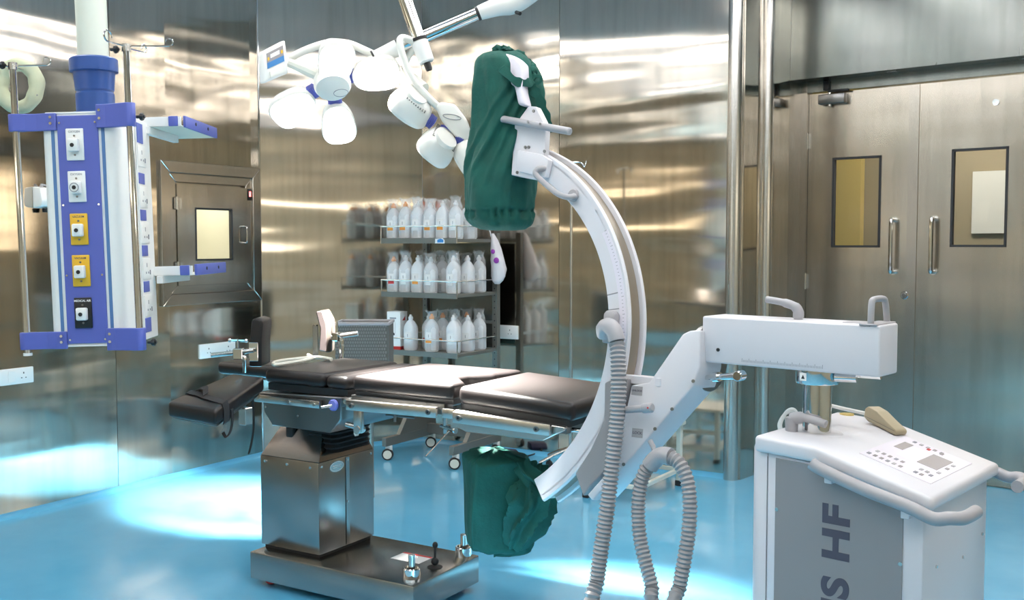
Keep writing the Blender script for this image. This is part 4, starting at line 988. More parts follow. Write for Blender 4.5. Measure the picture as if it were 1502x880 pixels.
# keypad on the sloping top
sn = V((ZB - ZC, 0, X1 - XM)).normalized(); sx_ = V((X1 - XM, 0, ZC - ZB)).normalized()
def spx(px, py):
    n_w = ROOTM[carm.name].to_3x3() @ sn; p = ROOTM[carm.name].inverted() @ PPL(px, py, kl(XM, 0, ZB), n_w)
    d = p - V((XM, 0, ZB)); return d.dot(sx_), d.y
kc = [spx(*q) for q in ((1258, 665), (1326, 641), (1428, 680), (1365, 709))]
u0 = (kc[0][0] + kc[1][0]) / 2; u1 = (kc[2][0] + kc[3][0]) / 2; v0 = (kc[0][1] + kc[3][1]) / 2; v1 = (kc[1][1] + kc[2][1]) / 2
MK = Matrix(((sx_.x, 0, sn.x, XM), (0, 1, 0, 0), (sx_.z, 0, sn.z, ZB), (0, 0, 0, 1)))
def kbox(name, m_, a0, a1, b0, b1, h0, h1, parent, bev=0):
    t = MB(); A, B = lambda a: u0 + (u1 - u0) * a, lambda b: v0 + (v1 - v0) * b
    t.box(A(a0), A(a1), B(b0), B(b1), h0, h1, bev, 1, MK); return t.build(name, m_, parent, smooth=False)
kp = kbox('keypad', 'lavender', 0, 1, 0, 1, -.001, .0016, carm)
kbox('keypad_screen', 'screen_grey', .56, .84, .40, .80, .0016, .0028, kp); kbox('keypad_screen', 'screen_grey', .12, .25, .56, .82, .0016, .0028, kp)
kbox('keypad_window', 'label_white', .28, .53, .38, .78, .0014, .0022, kp)
rnd = random.Random(3)
for (a, b) in [(.07 + .09 * i, .10) for i in range(6)] + [(.10 + .09 * i, .24) for i in range(5)] + [(.2 + .1 * i, .93) for i in range(5)] + [(.72, .12), (.80, .12), (.72, .25), (.80, .25), (.9, .55), (.9, .7), (.9, .35), (.44, .88), (.62, .9), (.88, .2)]:
    kbox('keypad_button', 'red' if (a, b) == (.44, .88) else rnd.choice(['print_grey', 'grey_plastic', 'screen_grey']), a - .022, a + .022, b - .025, b + .025, .0015, .0032, kp)
# push handles
def handle(sgn, ys):
    y = ys; pts = [(.10, y, ztop(.10) - .04), (.13, y, ztop(.13) - .045), (.25, y, ztop(.25) - .047), (.38, y, ztop(.38) - .040), (.445, y, ztop(.43) - .046), (.482, y + sgn * .010, .772), (.505, y + sgn * .038, .770), (.512, y + sgn * .08, .770), (.512, y + sgn * .135, .770)]
    t = MB(); t.tube(spline(pts, 6), .0185, 16); h = t.build('push_handle', 'grey_plastic', carm)
    for x in (.15, .37):
        t = MB(); t.box(x - .012, x + .012, min(y, y + sgn * .035), max(y, y + sgn * .035), ztop(x) - .078, ztop(x) - .055, .002, 1); t.build('handle_bracket', 'white_paint', h)
handle(1, -.245); handle(-1, .405)
# lock lever, cable, badge on the flat top
lp = kpx(1161, 634, -.06)
t = MB(); t.cyl((lp.x, -.06, .902), (lp.x, -.06, .958), .018, .021, 14); t.tube(spline([(lp.x, -.06, .952), (lp.x + .03, -.058, .960), (lp.x + .07, -.055, .956), (lp.x + .11, -.055, .948)], 4), [.019] * 5 + [.013] * 8, 12); t.build('column_lock_lever', 'grey_plastic', carm)
wp = spx(1242, 611)
b_ = ROOTM[carm.name].inverted() @ PX(1242, 611, 'z', .908)
t = MB(); t.cyl((b_.x, b_.y, ztop(b_.x) - .002), (b_.x, b_.y, ztop(b_.x) + .003), .024, seg=24); t.build('top_badge', 'brass', carm)
def kz(px, py, z): return ROOTM[carm.name].inverted() @ PX(px, py, 'z', z)
for dx in (0, 6):
    t = MB(); t.tube(spline([kpx(1146 + dx * .3, 637, .02), kpx(1143 + dx * .3, 622, .02), kpx(1152 + dx * .3, 607 - dx * .5, .03), kpx(1163 + dx * .3, 604 - dx * .5, .04), kpx(1170 + dx * .3, 616, .05), kpx(1171, 632, .05)], 5), .006, 8); t.build('cable_loop', 'white_plastic', carm)
t = MB(); t.tube(spline([kpx(1215, 594, .15), kpx(1240, 600, .16), kpx(1268, 606, .17)], 5), .006, 8); t.build('cable_loop', 'white_plastic', carm)
# chassis and wheels near the floor
cb_('chassis', 'white_paint', -.16, .42, -.19, .31, .07, .16, .02)
for (x, y) in ((-.12, -.17), (-.12, .29), (.38, -.17), (.38, .29)):
    t = MB(); t.lathe([(.02, -.02), (.055, -.018), (.06, -.01), (.06, .01), (.055, .018), (.02, .02)], (x, y, .06), (0, 1, 0), 20); t.build('wheel', 'rubber', carm)
cb_('support_leg', 'white_paint', -.40, -.1, .25, .32, .06, .12, .01)
for y in (.285,):
    t = MB(); t.lathe([(.01, -.015), (.028, -.013), (.03, -.008), (.03, .008), (.028, .013), (.01, .015)], (-.37, y, .03), (0, 1, 0), 16); t.build('wheel', 'rubber', carm)
# hoses
def hose(ctrl, r, name='ribbed_hose', pitch=.0072):
    pts = spline(ctrl, 24); out = [pts[0]]; acc = 0
    for a, b in zip(pts[:-1], pts[1:]):
        L_ = (b - a).length; d = 0
        while acc + (L_ - d) >= pitch:
            d += pitch - acc; acc = 0; out.append(a.lerp(b, d / L_))
        acc += L_ - d
    t = MB(); t.tube(out, [r if i % 2 else r * .80 for i in range(len(out))], 14); return t.build(name, 'hose_grey', carm, world=True, ang=30)
mat('hose_grey', (.30, .29, .30), .28)
hn = -.085
h1 = [cpx(898, 487, -.05), cpx(905, 505, -.075), cpx(907, 540, hn), cpx(907, 580, hn), cpx(904, 630, hn), cpx(897, 690, hn), cpx(890, 750, hn), cpx(881, 810, hn), cpx(876, 850, hn), cpx(873, 890, hn), kl(-.62, -.06, .14), kl(-.45, -.03, .05), kl(-.15, .0, .10)]
hose(h1, .0275)
p = cpx(893, 482, -.03)
t = MB(); t.prism([(-.022, -.05), (.02, -.05), (.022, .05), (.012, .062), (-.014, .062), (-.024, .05)], p + CN * .03, CT, CU, -CN * .035, .005, 2); t.tube(spline([cpx(887, 490, -.04), cpx(886, 482, -.06), cpx(893, 478, -.075), cpx(901, 486, -.08), cpx(905, 500, -.08)], 4), .028, 12); t.build('hose_mount', 'grey_plastic', carm, world=True)
dn = -.05
h2 = [cpx(958, 678, dn), cpx(947, 690, dn), cpx(939, 715, dn), cpx(936, 750, dn), cpx(939, 790, dn), cpx(948, 830, dn), cpx(956, 860, dn), cpx(961, 890, dn), kl(-.38, -.06, .14), kl(-.28, -.05, .06), kl(-.13, -.03, .10)]
h3 = [cpx(983, 670, dn), cpx(997, 680, dn), cpx(1008, 705, dn), cpx(1012, 740, dn), cpx(1010, 780, dn), cpx(1004, 820, dn), cpx(997, 860, dn), cpx(994, 890, dn), kl(-.33, .03, .15), kl(-.26, .04, .07), kl(-.13, .05, .10)]
hose(h2, .0245); hose(h3, .0245)
t = MB(); t.tube(spline([cpx(953, 684, dn), cpx(960, 675, dn), cpx(971, 668, dn), cpx(984, 670, dn)], 5), .0285, 16); t.tube([cpx(953, 646, -.045), cpx(958, 655, -.045), cpx(962, 668, -.05)], .0085, 10); t.build('hose_clip', 'grey_plastic', carm, world=True)

# beige handset on the console
hs_ = kz(1296, 629, .898); hsw = ROOTM[carm.name] @ hs_
hs_.z = ztop(hs_.x) + .0015; hsw = ROOTM[carm.name] @ hs_
hrot = (Matrix.Rotation(KA, 3, 'Z') @ Matrix.Rotation(math.atan2(ZB - ZC, X1 - XM), 3, 'Y') @ Matrix.Rotation(R(-58) + YAW - KA, 3, 'Z')).to_euler()
hset = thing('handset', 'beige corded handset lying on the console top', 'handset', hsw, rot=tuple(hrot))
t = MB(); prof = [(-.062, .008), (-.064, .03), (-.055, .040), (-.02, .038), (.02, .026), (.060, .016), (.066, .010), (.064, .0), (-.04, .0)]
t.prism([(x * 1.05, z * 1.2) for x, z in prof], (0, -.029, 0), (1, 0, 0), (0, 0, 1), (0, .058, 0), .005, 2); hb = t.build('handset_body', 'beige', hset)
t = MB(); t.box(-.06, .062, -.0295, .0295, .0125, .0138); t.build('handset_seam', 'vent_dark', hb)

# ================================================================== GREEN DRAPES
def drape_top():
    root = thing('sterile_drape', 'dark green cloth cover tied over the upper C-arm head', 'drape', PF(735, 338, 4.02))
    lv_ = [(338, 722, 758), (336.5, 705, 770), (331, 692, 779), (322, 684, 783), (314, 681.5, 784), (310, 682, 782), (304, 680, 784), (285, 679.5, 786), (260, 681, 787), (235, 685, 789), (210, 689, 791), (185, 691.5, 793), (160, 692.5, 795), (135, 693.5, 795), (115, 694.5, 791), (100, 695.5, 786), (91, 697, 780), (85, 700, 772), (80, 706, 765), (77, 716, 755)]
    K = 120; rings = []; dd = 4.02
    # refine levels
    fine = []
    for (a, b) in zip(lv_[:-1], lv_[1:]):
        n_ = max(1, int(abs(a[0] - b[0]) / 3))
        for i in range(n_): fine.append(tuple(a[j] + (b[j] - a[j]) * i / n_ for j in range(3)))
    fine.append(lv_[-1])
    for (y, xl, xr) in fine:
        pl_, pr_ = PF(xl, y, dd), PF(xr, y, dd); c = (pl_ + pr_) / 2; hw = (pr_ - pl_).dot(RT) / 2; hd = min(hw * .95, .135)
        ring = []
        for k in range(K):
            a = 2 * PI * k / K; ca, sa = math.cos(a), math.sin(a)
            # diagonal pulls running from the tie down to the lower left
            s = (y - 100) / 240.0
            w1 = (1 - 2 * abs(math.sin(3.5 * a + 3.2 * s + .8 * math.sin(3 * s + a)))) * .017 * max(0, min(1, (y - 95) / 40)) * max(.12, min(1, (310 - y) / 110))
            w2 = noise.noise(V((ca * 2.2 + 5, sa * 2.2, y * .012))) * .016
            w3 = noise.noise(V((ca * 6, sa * 6 + 3, y * .03))) * .005
            cr = (.009 * math.sin(19 * a + 2.5 * math.sin(4 * a)) - .006) if 307 < y < 319 else 0
            cz = 0
            if a > PI:
                for k_, a_s, am in ((.7, 1.80, .007), (1.35, 1.82, .010), (1.9, 1.80, .009), (2.6, 1.78, .010), (3.3, 1.72, .007)):
                    u_ = (a - (a_s * PI - k_ * (s + .05) * (1.15 - .3 * s))) / .085
                    cz += am * (math.exp(-u_ * u_) - .8 * math.exp(-(u_ - 1.5) ** 2)) * max(0, min(1, (s - .02) * 8)) * max(0, min(1, (.82 - s) * 4))
            f = 1 + (w1 * .6 + w2 + w3 + cr + cz) / max(hw, .05) * (1 if y < 330 else .3)
            ring.append(c + RT * (hw * ca * f) + FH * (hd * sa * f))
        rings.append(ring)
    t = MB(); t.loft(rings); t.build('cloth', 'green_cloth', root, world=True, ang=80)
    # gathered ruffle round the opening
    loop = [(727, 77), (731, 90), (740, 102), (752, 110), (764, 118), (773, 126), (780, 118), (782, 106), (777, 94), (768, 84), (755, 77), (742, 72), (733, 70)]
    pts = spline([PF(x, y, 3.93 + (.05 if y < 95 else 0)) for x, y in loop], 10, True); rr_ = [.010 + .006 * abs(math.sin(i * .9)) + .003 * math.sin(i * 2.3) for i in range(len(pts))]
    pts = [p + V((0, 0, .005 * math.sin(i * 1.7))) + RT * (.004 * math.cos(i * 2.1)) for i, p in enumerate(pts)]
    t = MB(); t.tube(pts, rr_, 8, closed=True); t.build('ruffle', 'green_cloth', root, world=True, ang=80)
    # ribbons and bow
    def ribbon(px, d, w, name='tie_ribbon'):
        P_ = spline([PF(x, y, d + dz) for x, y, dz in px], 6); t = MB(); r_ = []
        for i, p in enumerate(P_):
            tn = (P_[min(i + 1, len(P_) - 1)] - P_[max(0, i - 1)]).normalized(); s_ = tn.cross(FH).normalized() * w / 2 * (1 + .2 * math.sin(i)); o_ = FH * .004
            r_.append([p - s_ - o_, p + s_ - o_, p + s_ + o_, p - s_ + o_])
        t.loft(r_); t.build(name, 'green_cloth', root, world=True, ang=80)
    ribbon([(778, 122, 0), (783, 132, 0), (791, 145, .01), (797, 162, .02), (803, 180, .03), (805, 195, .04)], 3.90, .035)
    ribbon([(775, 120, 0), (772, 135, 0), (768, 152, 0), (775, 160, 0)], 3.90, .012)
    ribbon([(778, 120, 0), (786, 112, 0), (793, 114, 0), (792, 121, 0), (783, 123, 0)], 3.90, .010)
    ribbon([(735, 99, 0), (755, 118, -.02), (772, 122, -.01), (782, 118, 0)], 3.89, .03)
drape_top()
def drape_bottom():
    root = thing('sterile_drape', 'dark green cloth cover hanging on the lower C-arm head', 'drape', PF(735, 825, 3.93))
    ctr = PF(724, 742, 3.97); ca_ = R(41); ax_ = V((math.cos(ca_), math.sin(ca_), 0)); ay_ = V((-math.sin(ca_), math.cos(ca_), 0))
    K = 84; rings = []; N_ = 46
    ztop_, zbot = .690, .285
    for i in range(N_ + 1):
        s = i / N_; z = zbot + (ztop_ - zbot) * s
        e = min(s, 1 - s); rnd_ = min(1.0, (.0 + e * 14) ** .5) if e < .07 else 1.0
        ring = []
        for k in range(K):
            a = 2 * PI * k / K; c, sn_ = math.cos(a), math.sin(a); ex = .42
            x = math.copysign(abs(c) ** ex, c); y = math.copysign(abs(sn_) ** ex, sn_)
            hxl, hxr = .113, .118 + .050 * math.sin(PI * min(1, s * 1.05)) ** .7 * (1 if True else 0)
            hx = hxl if x < 0 else hxr
            px_ = x * hx; py_ = y * .122
            fold = noise.noise(V((c * 2.0, sn_ * 2.0, z * 3 + 4))) * .014 + noise.noise(V((c * 5, sn_ * 5, z * 7))) * .005
            if x > .2: fold += .011 * math.sin(13 * a + 9 * s + 2 * math.sin(6 * s)) * min(1, (x - .2) * 2)
            sc_f = rnd_ * (1 + fold / .12) * (1 - .06 * (1 - s))
            dz = -.020 * c * (1 - s) + noise.noise(V((c * 3, sn_ * 3, 9))) * .012
            ring.append(V((ctr.x, ctr.y, z + dz)) + ax_ * (px_ * sc_f) + ay_ * (py_ * sc_f))
        rings.append(ring)
    t = MB(); t.loft(rings); t.build('cloth', 'green_cloth', root, world=True, ang=80)
    # gathered neck where the cover is tied to the arc
    def gather(px, r, seed, d=3.86, folds=8, amp=.26):
        P_ = spline([PF(x, y, d + dz) for x, y, dz in px], 8); n_ = len(P_); rings = []
        for i in range(n_):
            u = i / (n_ - 1) * (len(r) - 1); k0 = min(int(u), len(r) - 2); rad = r[k0] + (r[k0 + 1] - r[k0]) * (u - k0)
            tn = (P_[min(i + 1, n_ - 1)] - P_[max(0, i - 1)]).normalized(); a1 = (FH - tn * FH.dot(tn)).normalized(); a2 = tn.cross(a1)
            rings.append([P_[i] + (a1 * math.cos(a) + a2 * math.sin(a)) * rad * (1 + amp * (1 - 2 * abs(math.sin(folds * a / 2 + seed + .8 * math.sin(i * .25)))) + .18 * noise.noise(V((math.cos(a) * 2 + seed, math.sin(a) * 2, i * .12)))) for a in [2 * PI * k / 64 for k in range(64)]])
        t = MB(); t.loft(rings); t.build('gather', 'green_cloth', root, world=True, ang=70)
    gather([(752, 800, .02), (768, 770, 0), (778, 740, -.01), (784, 715, -.01), (786, 700, 0), (784, 686, .02)], [.035, .075, .085, .070, .042, .050], 1)
    gather([(812, 722, .02), (800, 710, 0), (786, 703, -.01), (774, 692, 0), (770, 682, .02)], [.030, .048, .040, .034, .038], 4, 3.84, 6)
drape_bottom()
# ================================================================== FLUID RACK AND BOTTLES
RK = (-4.42, -3.79, 5.56, 6.05)
rack = thing('fluid_rack', 'grey steel three-shelf rack on casters holding fluid bottles', 'rack', (-4.1, 5.8, 0))
def rb(name, m_, x0, x1, y0, y1, z0, z1, bev=0, parent=None):
    t = MB(); t.box(x0, x1, y0, y1, z0, z1, bev, 1); return t.build(name, m_, parent or rack, world=True, smooth=bool(bev))
x0, x1, y0, y1 = RK
mat('rack_steel', (.20, .20, .185), .38, .45)
mat('weave_grey', (.22, .22, .21), .6)
zsh = [PX(620, 357, 'y', y0).z, PX(620, 437, 'y', y0).z, PX(620, 523, 'y', y0).z]
SH = []
for i, z in enumerate(zsh):
    sh = rb('shelf', 'rack_steel', x0, x1, y0, y1, z + .008, z + .03, .002); SH.append(z + .03)
    rb('shelf_lip', 'rack_steel', x0, x1, y0 - .004, y0, z, z + .036, .001, sh)
    zr = z + .115
    t = MB(); t.tube([(x0, y1, zr), (x0, y0, zr)], .0045, 8); t.tube([(x0, y0, zr), (x1, y0, zr)], .0045, 8); t.tube([(x1, y0, zr), (x1, y1, zr)], .0045, 8)
    for x in (x0, x1): t.tube([(x, y0, z), (x, y0, zr)], .0045, 8)
    t.build('guard_rail', 'steel', sh, world=True)
for x in (x0 + .02, x1 - .01):
    p_ = rb('upright', 'rack_steel', x - .02, x + .02, y1 - .01, y1 + .03, .25, zsh[0] + .07)
    for k in range(22):
        t = MB(); t.cyl((x, y1 - .0105, .55 + k * .045), (x, y1 - .0125, .55 + k * .045), .005, seg=6); t.build('slot', 'black', p_, world=True)
rb('back_brace', 'rack_steel', x0, x1, y1 + .0, y1 + .012, zsh[2] + .2, zsh[2] + .22)
rb('back_panel', 'wall_steel_dark', x0 + .05, x1 - .04, y1 + .02, y1 + .024, zsh[2] + .03, zsh[0])
# base with feet
for (xc, xk) in ((-4.36, 0), (-3.80, 1)):
    f_ = rb('foot', 'rack_steel', xc - .018, xc + .018, 5.50, 6.10, .10, .16, .003)
    t = MB(); t.prism([(5.66, .16), (6.10, .16), (6.06, .34), (5.80, .34)], (xc - .016, 0, 0), (0, 1, 0), (0, 0, 1), (.032, 0, 0)); t.build('foot_gusset', 'rack_steel', f_, world=True, smooth=False)
    for yy in (5.54, 6.05):
        t = MB(); t.box(xc - .02, xc + .02, yy + .0, yy + .03, .05, .10, .003); cst = t.build('caster_fork', 'white_plastic', f_, world=True)
        t = MB(); t.lathe([(.012, -.016), (.037, -.015), (.04, -.01), (.04, .01), (.037, .015), (.012, .016)], (xc, yy, .04), FH, 20); wl = t.build('caster_wheel', 'rubber', cst, world=True)
        t = MB(); t.cyl(V((xc, yy, .04)) - FH * .018, V((xc, yy, .04)) + FH * .018, .030, seg=18); t.build('wheel_disc', 'cream', wl, world=True)
rb('crossbar', 'rack_steel', -4.345, -3.815, 5.98, 6.03, .12, .19, .003)
t = MB(); q0, q1 = PX(625, 669, 'z', .006), PX(673, 617, 'y', 5.9); t.cyl(q0, q1, .005, seg=8); t.build('brake_rod', 'steel', rack, world=True)
t = MB(); t.prism([(0, 0), (.075, 0), (.075, .022), (.06, .036), (.0, .03)], (x0 + .46, y0 - .006, zsh[0] + .0), (1, 0, 0), (0, 0, 1), (0, -.001, 0)); tg = t.build('shelf_tag', 'label_white', rack, world=True, smooth=False)
t = MB(); t.prism([(.018, .006), (.068, .006), (.068, .024), (.045, .032), (.018, .024)], (x0 + .46, y0 - .0072, zsh[0] + .0), (1, 0, 0), (0, 0, 1), (0, -.0005, 0)); t.build('tag_print', 'screen_blue', tg, world=True, smooth=False)

def make_bottle(h, w, capm, wrap, band):
    """flat-sided fluid bottle, local coordinates, base at z=0, label facing -y"""
    def rg(sx, sy, z, e=.6, n=20):
        return [V((math.copysign(abs(math.cos(a)) ** e, math.cos(a)) * sx, math.copysign(abs(math.sin(a)) ** e, math.sin(a)) * sy, z)) for a in [2 * PI * i / n for i in range(n)]]
    hw, hd = w / 2, w * .40; parts = []
    t = MB(); t.loft([rg(hw * .85, hd * .85, 0), rg(hw, hd, .012), rg(hw, hd, h * .60), rg(hw * .93, hd * .93, h * .68), rg(hw * .55, hd * .6, h * .80), rg(hw * .30, hd * .36, h * .85, 1), rg(hw * .28, hd * .34, h * .88, 1)]); parts.append(('bottle_body', t, 'bottle_plastic'))
    t = MB(); t.loft([rg(hw * .36, hd * .45, h * .865, 1), rg(hw * .36, hd * .45, h * .93, 1), rg(hw * .22, hd * .27, h * .95, 1), rg(hw * .16, hd * .2, h, 1)]); parts.append(('bottle_cap', t, capm))
    t = MB(); t.box(-hw * .52, hw * .52, -hd - .0012, -hd + .002, h * .22, h * .52); parts.append(('bottle_label', t, 'label_white'))
    if band:
        t = MB(); t.box(-hw * .5, hw * .5, -hd - .0018, -hd, h * .235, h * .32); parts.append(('label_band', t, band))
    t = MB(); t.box(-.002, .002, -hd - .002, -hd, h * .38, h * .46); parts.append(('label_mark', t, 'print_grey'))
    if wrap:
        rings = []; rn = random.Random(int(h * 10000) + len(capm))
        for k, (s, z) in enumerate(((1.03, h * .02), (1.03, h * .55), (1.02, h * .68), (.85, h * .82), (.62, h * .93), (.66, h * 1.03), (.9, h * 1.10))):
            r_ = rg(hw * s, hd * s, z, .8, 16)
            if k > 2: r_ = [p + V((rn.uniform(-.008, .008), rn.uniform(-.008, .008), rn.uniform(-.012, .012))) for p in r_]
            rings.append(r_)
        t = MB(); t.loft(rings, cap=False); parts.append(('plastic_wrap', t, 'wrap_film'))
    return [(n_, t, m_) for n_, t, m_ in parts]
PROTO = {}
def bottle(x, y, z, label, h, w, capm, wrap, band, rz, shelf):
    key = (round(h, 3), w, capm, wrap, band)
    root = thing('fluid_bottle', label, 'bottle', (x, y, z), rz, 'fluid bottles on the ' + shelf + ' shelf')
    if key not in PROTO:
        PROTO[key] = root
        for n_, t, m_ in make_bottle(h, w, capm, wrap, band): t.build(n_, m_, root, smooth=n_ != 'plastic_wrap', ang=50)
    else:
        for ch in list(PROTO[key].children):
            c = ch.copy(); col.objects.link(c); c.parent = root
    return root
ORD = ['first', 'second', 'third', 'fourth', 'fifth', 'sixth', 'seventh', 'eighth', 'ninth', 'tenth']
rb_ = random.Random(11)
def row(shelf, si, rowname, y, items):
    xs_ = [min(max(PX(it[0], 400, 'y', y).x, x0 + .055), x1 - .055) for it in items]
    for i in range(1, len(xs_)): xs_[i] = max(xs_[i], xs_[i - 1] + .104)
    lim = x1 - .055
    for i in range(len(xs_) - 1, -1, -1): xs_[i] = min(xs_[i], lim); lim = xs_[i] - .104
    for i, (px, capm, wrap, band) in enumerate(items):
        x = xs_[i]
        capn = 'orange' if capm == 'orange' else 'clear'
        nm = f"{'wrapped' if wrap else 'bare'} fluid bottle with {capn} cap, {ORD[i]} from left, {rowname} row of {shelf} shelf"
        hh = .255 if i % 3 else .245
        bottle(x, y, SH[si] + .0005, nm, hh, .094, capm, wrap, band, R(rb_.uniform(-6, 6)), shelf)
O, Cc = 'orange', 'bottle_cap'
row('top', 0, 'front', 5.63, [(573, O, 1, 'orange'), (590, O, 1, 'orange'), (610, Cc, 1, None), (627, Cc, 1, 'orange'), (650, Cc, 0, 'orange'), (673, Cc, 1, None)])
row('top', 0, 'middle', 5.77, [(592, O, 1, None), (612, Cc, 1, None), (632, O, 1, None), (652, Cc, 1, None), (692, Cc, 0, None)])
row('top', 0, 'back', 5.91, [(606, O, 1, None), (625, Cc, 1, None), (645, O, 1, None), (667, Cc, 1, None), (690, Cc, 1, None)])
row('middle', 1, 'front', 5.63, [(574, O, 1, 'red'), (591, Cc, 1, None), (609, Cc, 0, 'orange'), (632, Cc, 1, None), (665, Cc, 1, None)])
row('middle', 1, 'middle', 5.77, [(590, O, 1, None), (618, Cc, 1, None), (655, Cc, 1, None), (678, Cc, 1, None), (695, Cc, 0, None)])
row('middle', 1, 'back', 5.91, [(625, Cc, 1, None), (645, Cc, 1, None), (667, Cc, 1, None), (687, Cc, 1, None), (704, Cc, 1, None)])
row('bottom', 2, 'front', 5.63, [(602, Cc, 0, None), (633, O, 1, 'orange'), (665, Cc, 0, None)])
row('bottom', 2, 'middle', 5.77, [(629, Cc, 0, 'red'), (653, O, 1, 'orange'), (680, Cc, 1, None), (697, Cc, 0, None)])
row('bottom', 2, 'back', 5.91, [(668, Cc, 1, None), (688, O, 1, None), (705, Cc, 1, None)])
# carton
cx = PX(580, 470, 'y', 5.62).x
ct_ = thing('carton', 'tall white medicine carton with a red base on the bottom shelf', 'carton', (cx, 5.64, SH[2] + .0005), YAW * .25)
t = MB(); t.box(-.052, .052, -.05, .05, .022, .262, .0008, 1); cb2 = t.build('carton_body', 'label_white', ct_)
t = MB(); t.box(-.0522, .0522, -.0502, .0502, 0, .0225); rbd = t.build('red_band', 'red', ct_, smooth=False)
t = MB(); t.prism([(-.02, 0), (.02, 0), (.02, .03)], (.0524, -.002, .2), (0, 1, 0), (0, 0, 1), (.0004, 0, 0)); t.build('red_mark', 'red', cb2, smooth=False)
t = MB(); t.box(-.03, .02, -.0506, -.05, .212, .222); t.build('print_line', 'print_grey', cb2, smooth=False)
t = MB(); t.tube([(-.012, -.0504, .11), (-.012, -.0504, .19), (.012, -.0504, .19), (.012, -.0504, .11)], .001, 4, closed=True); t.build('print_outline', 'grey_plastic', cb2)
t = MB(); t.prism([(.009 * math.cos(a), .009 * math.sin(a) - .004 * math.cos(a) ** 2) for a in [2 * PI * i / 14 for i in range(14)]], (0, -.0502, .128 - .02), (1, 0, 0), (0, 0, 1), (0, -.0005, 0)); t.build('print_dot', 'black', cb2, smooth=False)
# carrier bag
bgp = PX(728, 385, 'y', 6.02)
bag = thing('plastic_bag', 'white plastic bag with purple contents hanging beside the rack', 'bag', bgp)
rings = []
for (y, xl, xr) in ((343, 721, 724), (352, 721, 729), (365, 721, 734), (380, 721, 739), (395, 721, 742), (405, 722, 741), (412, 724, 737), (416, 727, 733)):
    a_, b_ = PX(xl, y, 'y', 6.0), PX(xr, y, 'y', 6.0); c = (a_ + b_) / 2; hw = (b_ - a_).x / 2
    rings.append([V((c.x + hw * math.cos(a) * (1 + .12 * math.sin(5 * a + y)), 6.0 + .035 * math.sin(a) * min(1, hw / .03), c.z + .004 * math.sin(3 * a))) for a in [2 * PI * k / 20 for k in range(20)]])
t = MB(); t.loft(rings); t.build('bag_film', 'bag_plastic', bag, world=True, ang=80)
for (x, y, s) in ((723, 369, .017), (728, 382, .022)):
    t = MB(); t.ell(PX(x, y, 'y', 5.963), s, .008, s * .95, 12, 8); t.build('purple_item', 'purple', bag, world=True)
t = MB(); t.tube(spline([PX(720, 347, 'y', 6.0), PX(719, 340, 'y', 6.0), PX(717, 336, 'y', 6.03)], 4), .004, 6); t.build('bag_handle', 'bag_plastic', bag, world=True)
# ================================================================== WALL SOCKETS AND DISPENSERS
def plate(label, M, w, h, gangs, switches=()):
    root = thing('wall_socket', label, 'socket', M.translation); root.rotation_euler = M.to_euler(); ROOTM[root.name] = M
    t = MB(); t.box(-w / 2, w / 2, 0, .010, -h / 2, h / 2, .004, 2); pl_ = t.build('plate', 'white_plastic', root)
    for gx in gangs:
        for (a, b, c, d) in ((gx - .003, gx + .003, .010, .020), (gx - .016, gx - .009, -.014, -.009), (gx + .009, gx + .016, -.014, -.009)):
            t = MB(); t.box(a, b, .0095, .0108, c, d); t.build('pin_slot', 'black', pl_, smooth=False)
    for gx in switches:
        t = MB(); t.box(gx - .022, gx + .022, .010, .014, -.032, .032, .002, 1); t.build('switch', 'white_plastic', pl_)
    return root
ML = lambda y, z: Matrix(((0, 1, 0, LX + .001), (1, 0, 0, y), (0, 0, 1, z), (0, 0, 0, 1)))
ML = lambda y, z: Matrix.Translation((LX, y, z)) @ Matrix.Rotation(-PI / 2, 4, 'Z')
plate('long white wall socket plate low at the left edge', ML(3.27, .772), .36, .088, (-.12, .05), (-.05, .12))
plate('white wall socket plate on left wall behind arm board', ML(4.79, .787), .31, .095, (.08, -.09))
plate('white double socket on the back wall beside rack', Matrix.Translation((-3.83, 6.22, .862)) @ Matrix.Rotation(PI, 4, 'Z'), .235, .098, (-.05, .06))
for i, (y, lab) in enumerate(((3.515, 'white wall dispenser visible left of the pendant body'), (3.635, 'white wall dispenser half hidden behind the pendant body'))):
    root = thing('wall_dispenser', lab, 'dispenser', (LX, y, 1.67), group='white wall dispensers')
    t = MB(); t.prism([(0, .02), (.075, .03), (.085, .06), (.07, .13), (.0, .14)], (LX, y - .04, 1.67), (1, 0, 0), (0, 0, 1), (0, .08, 0), .008, 2); t.build('dispenser_case', 'white_plastic', root, world=True)
    t = MB(); t.cyl((LX + .045, y + .01, 1.69), (LX + .045, y + .01, 1.668), .02, .017, 12); t.build('nozzle', 'black', root, world=True)
    t = MB(); t.cyl((LX + .03, y, 1.806), (LX + .03, y, 1.825), .008, seg=8); t.tube([(LX, y, 1.80), (LX + .03, y, 1.82), (LX + .05, y + .02, 1.815)], .006, 8); t.build('bracket', 'grey_plastic', root, world=True)
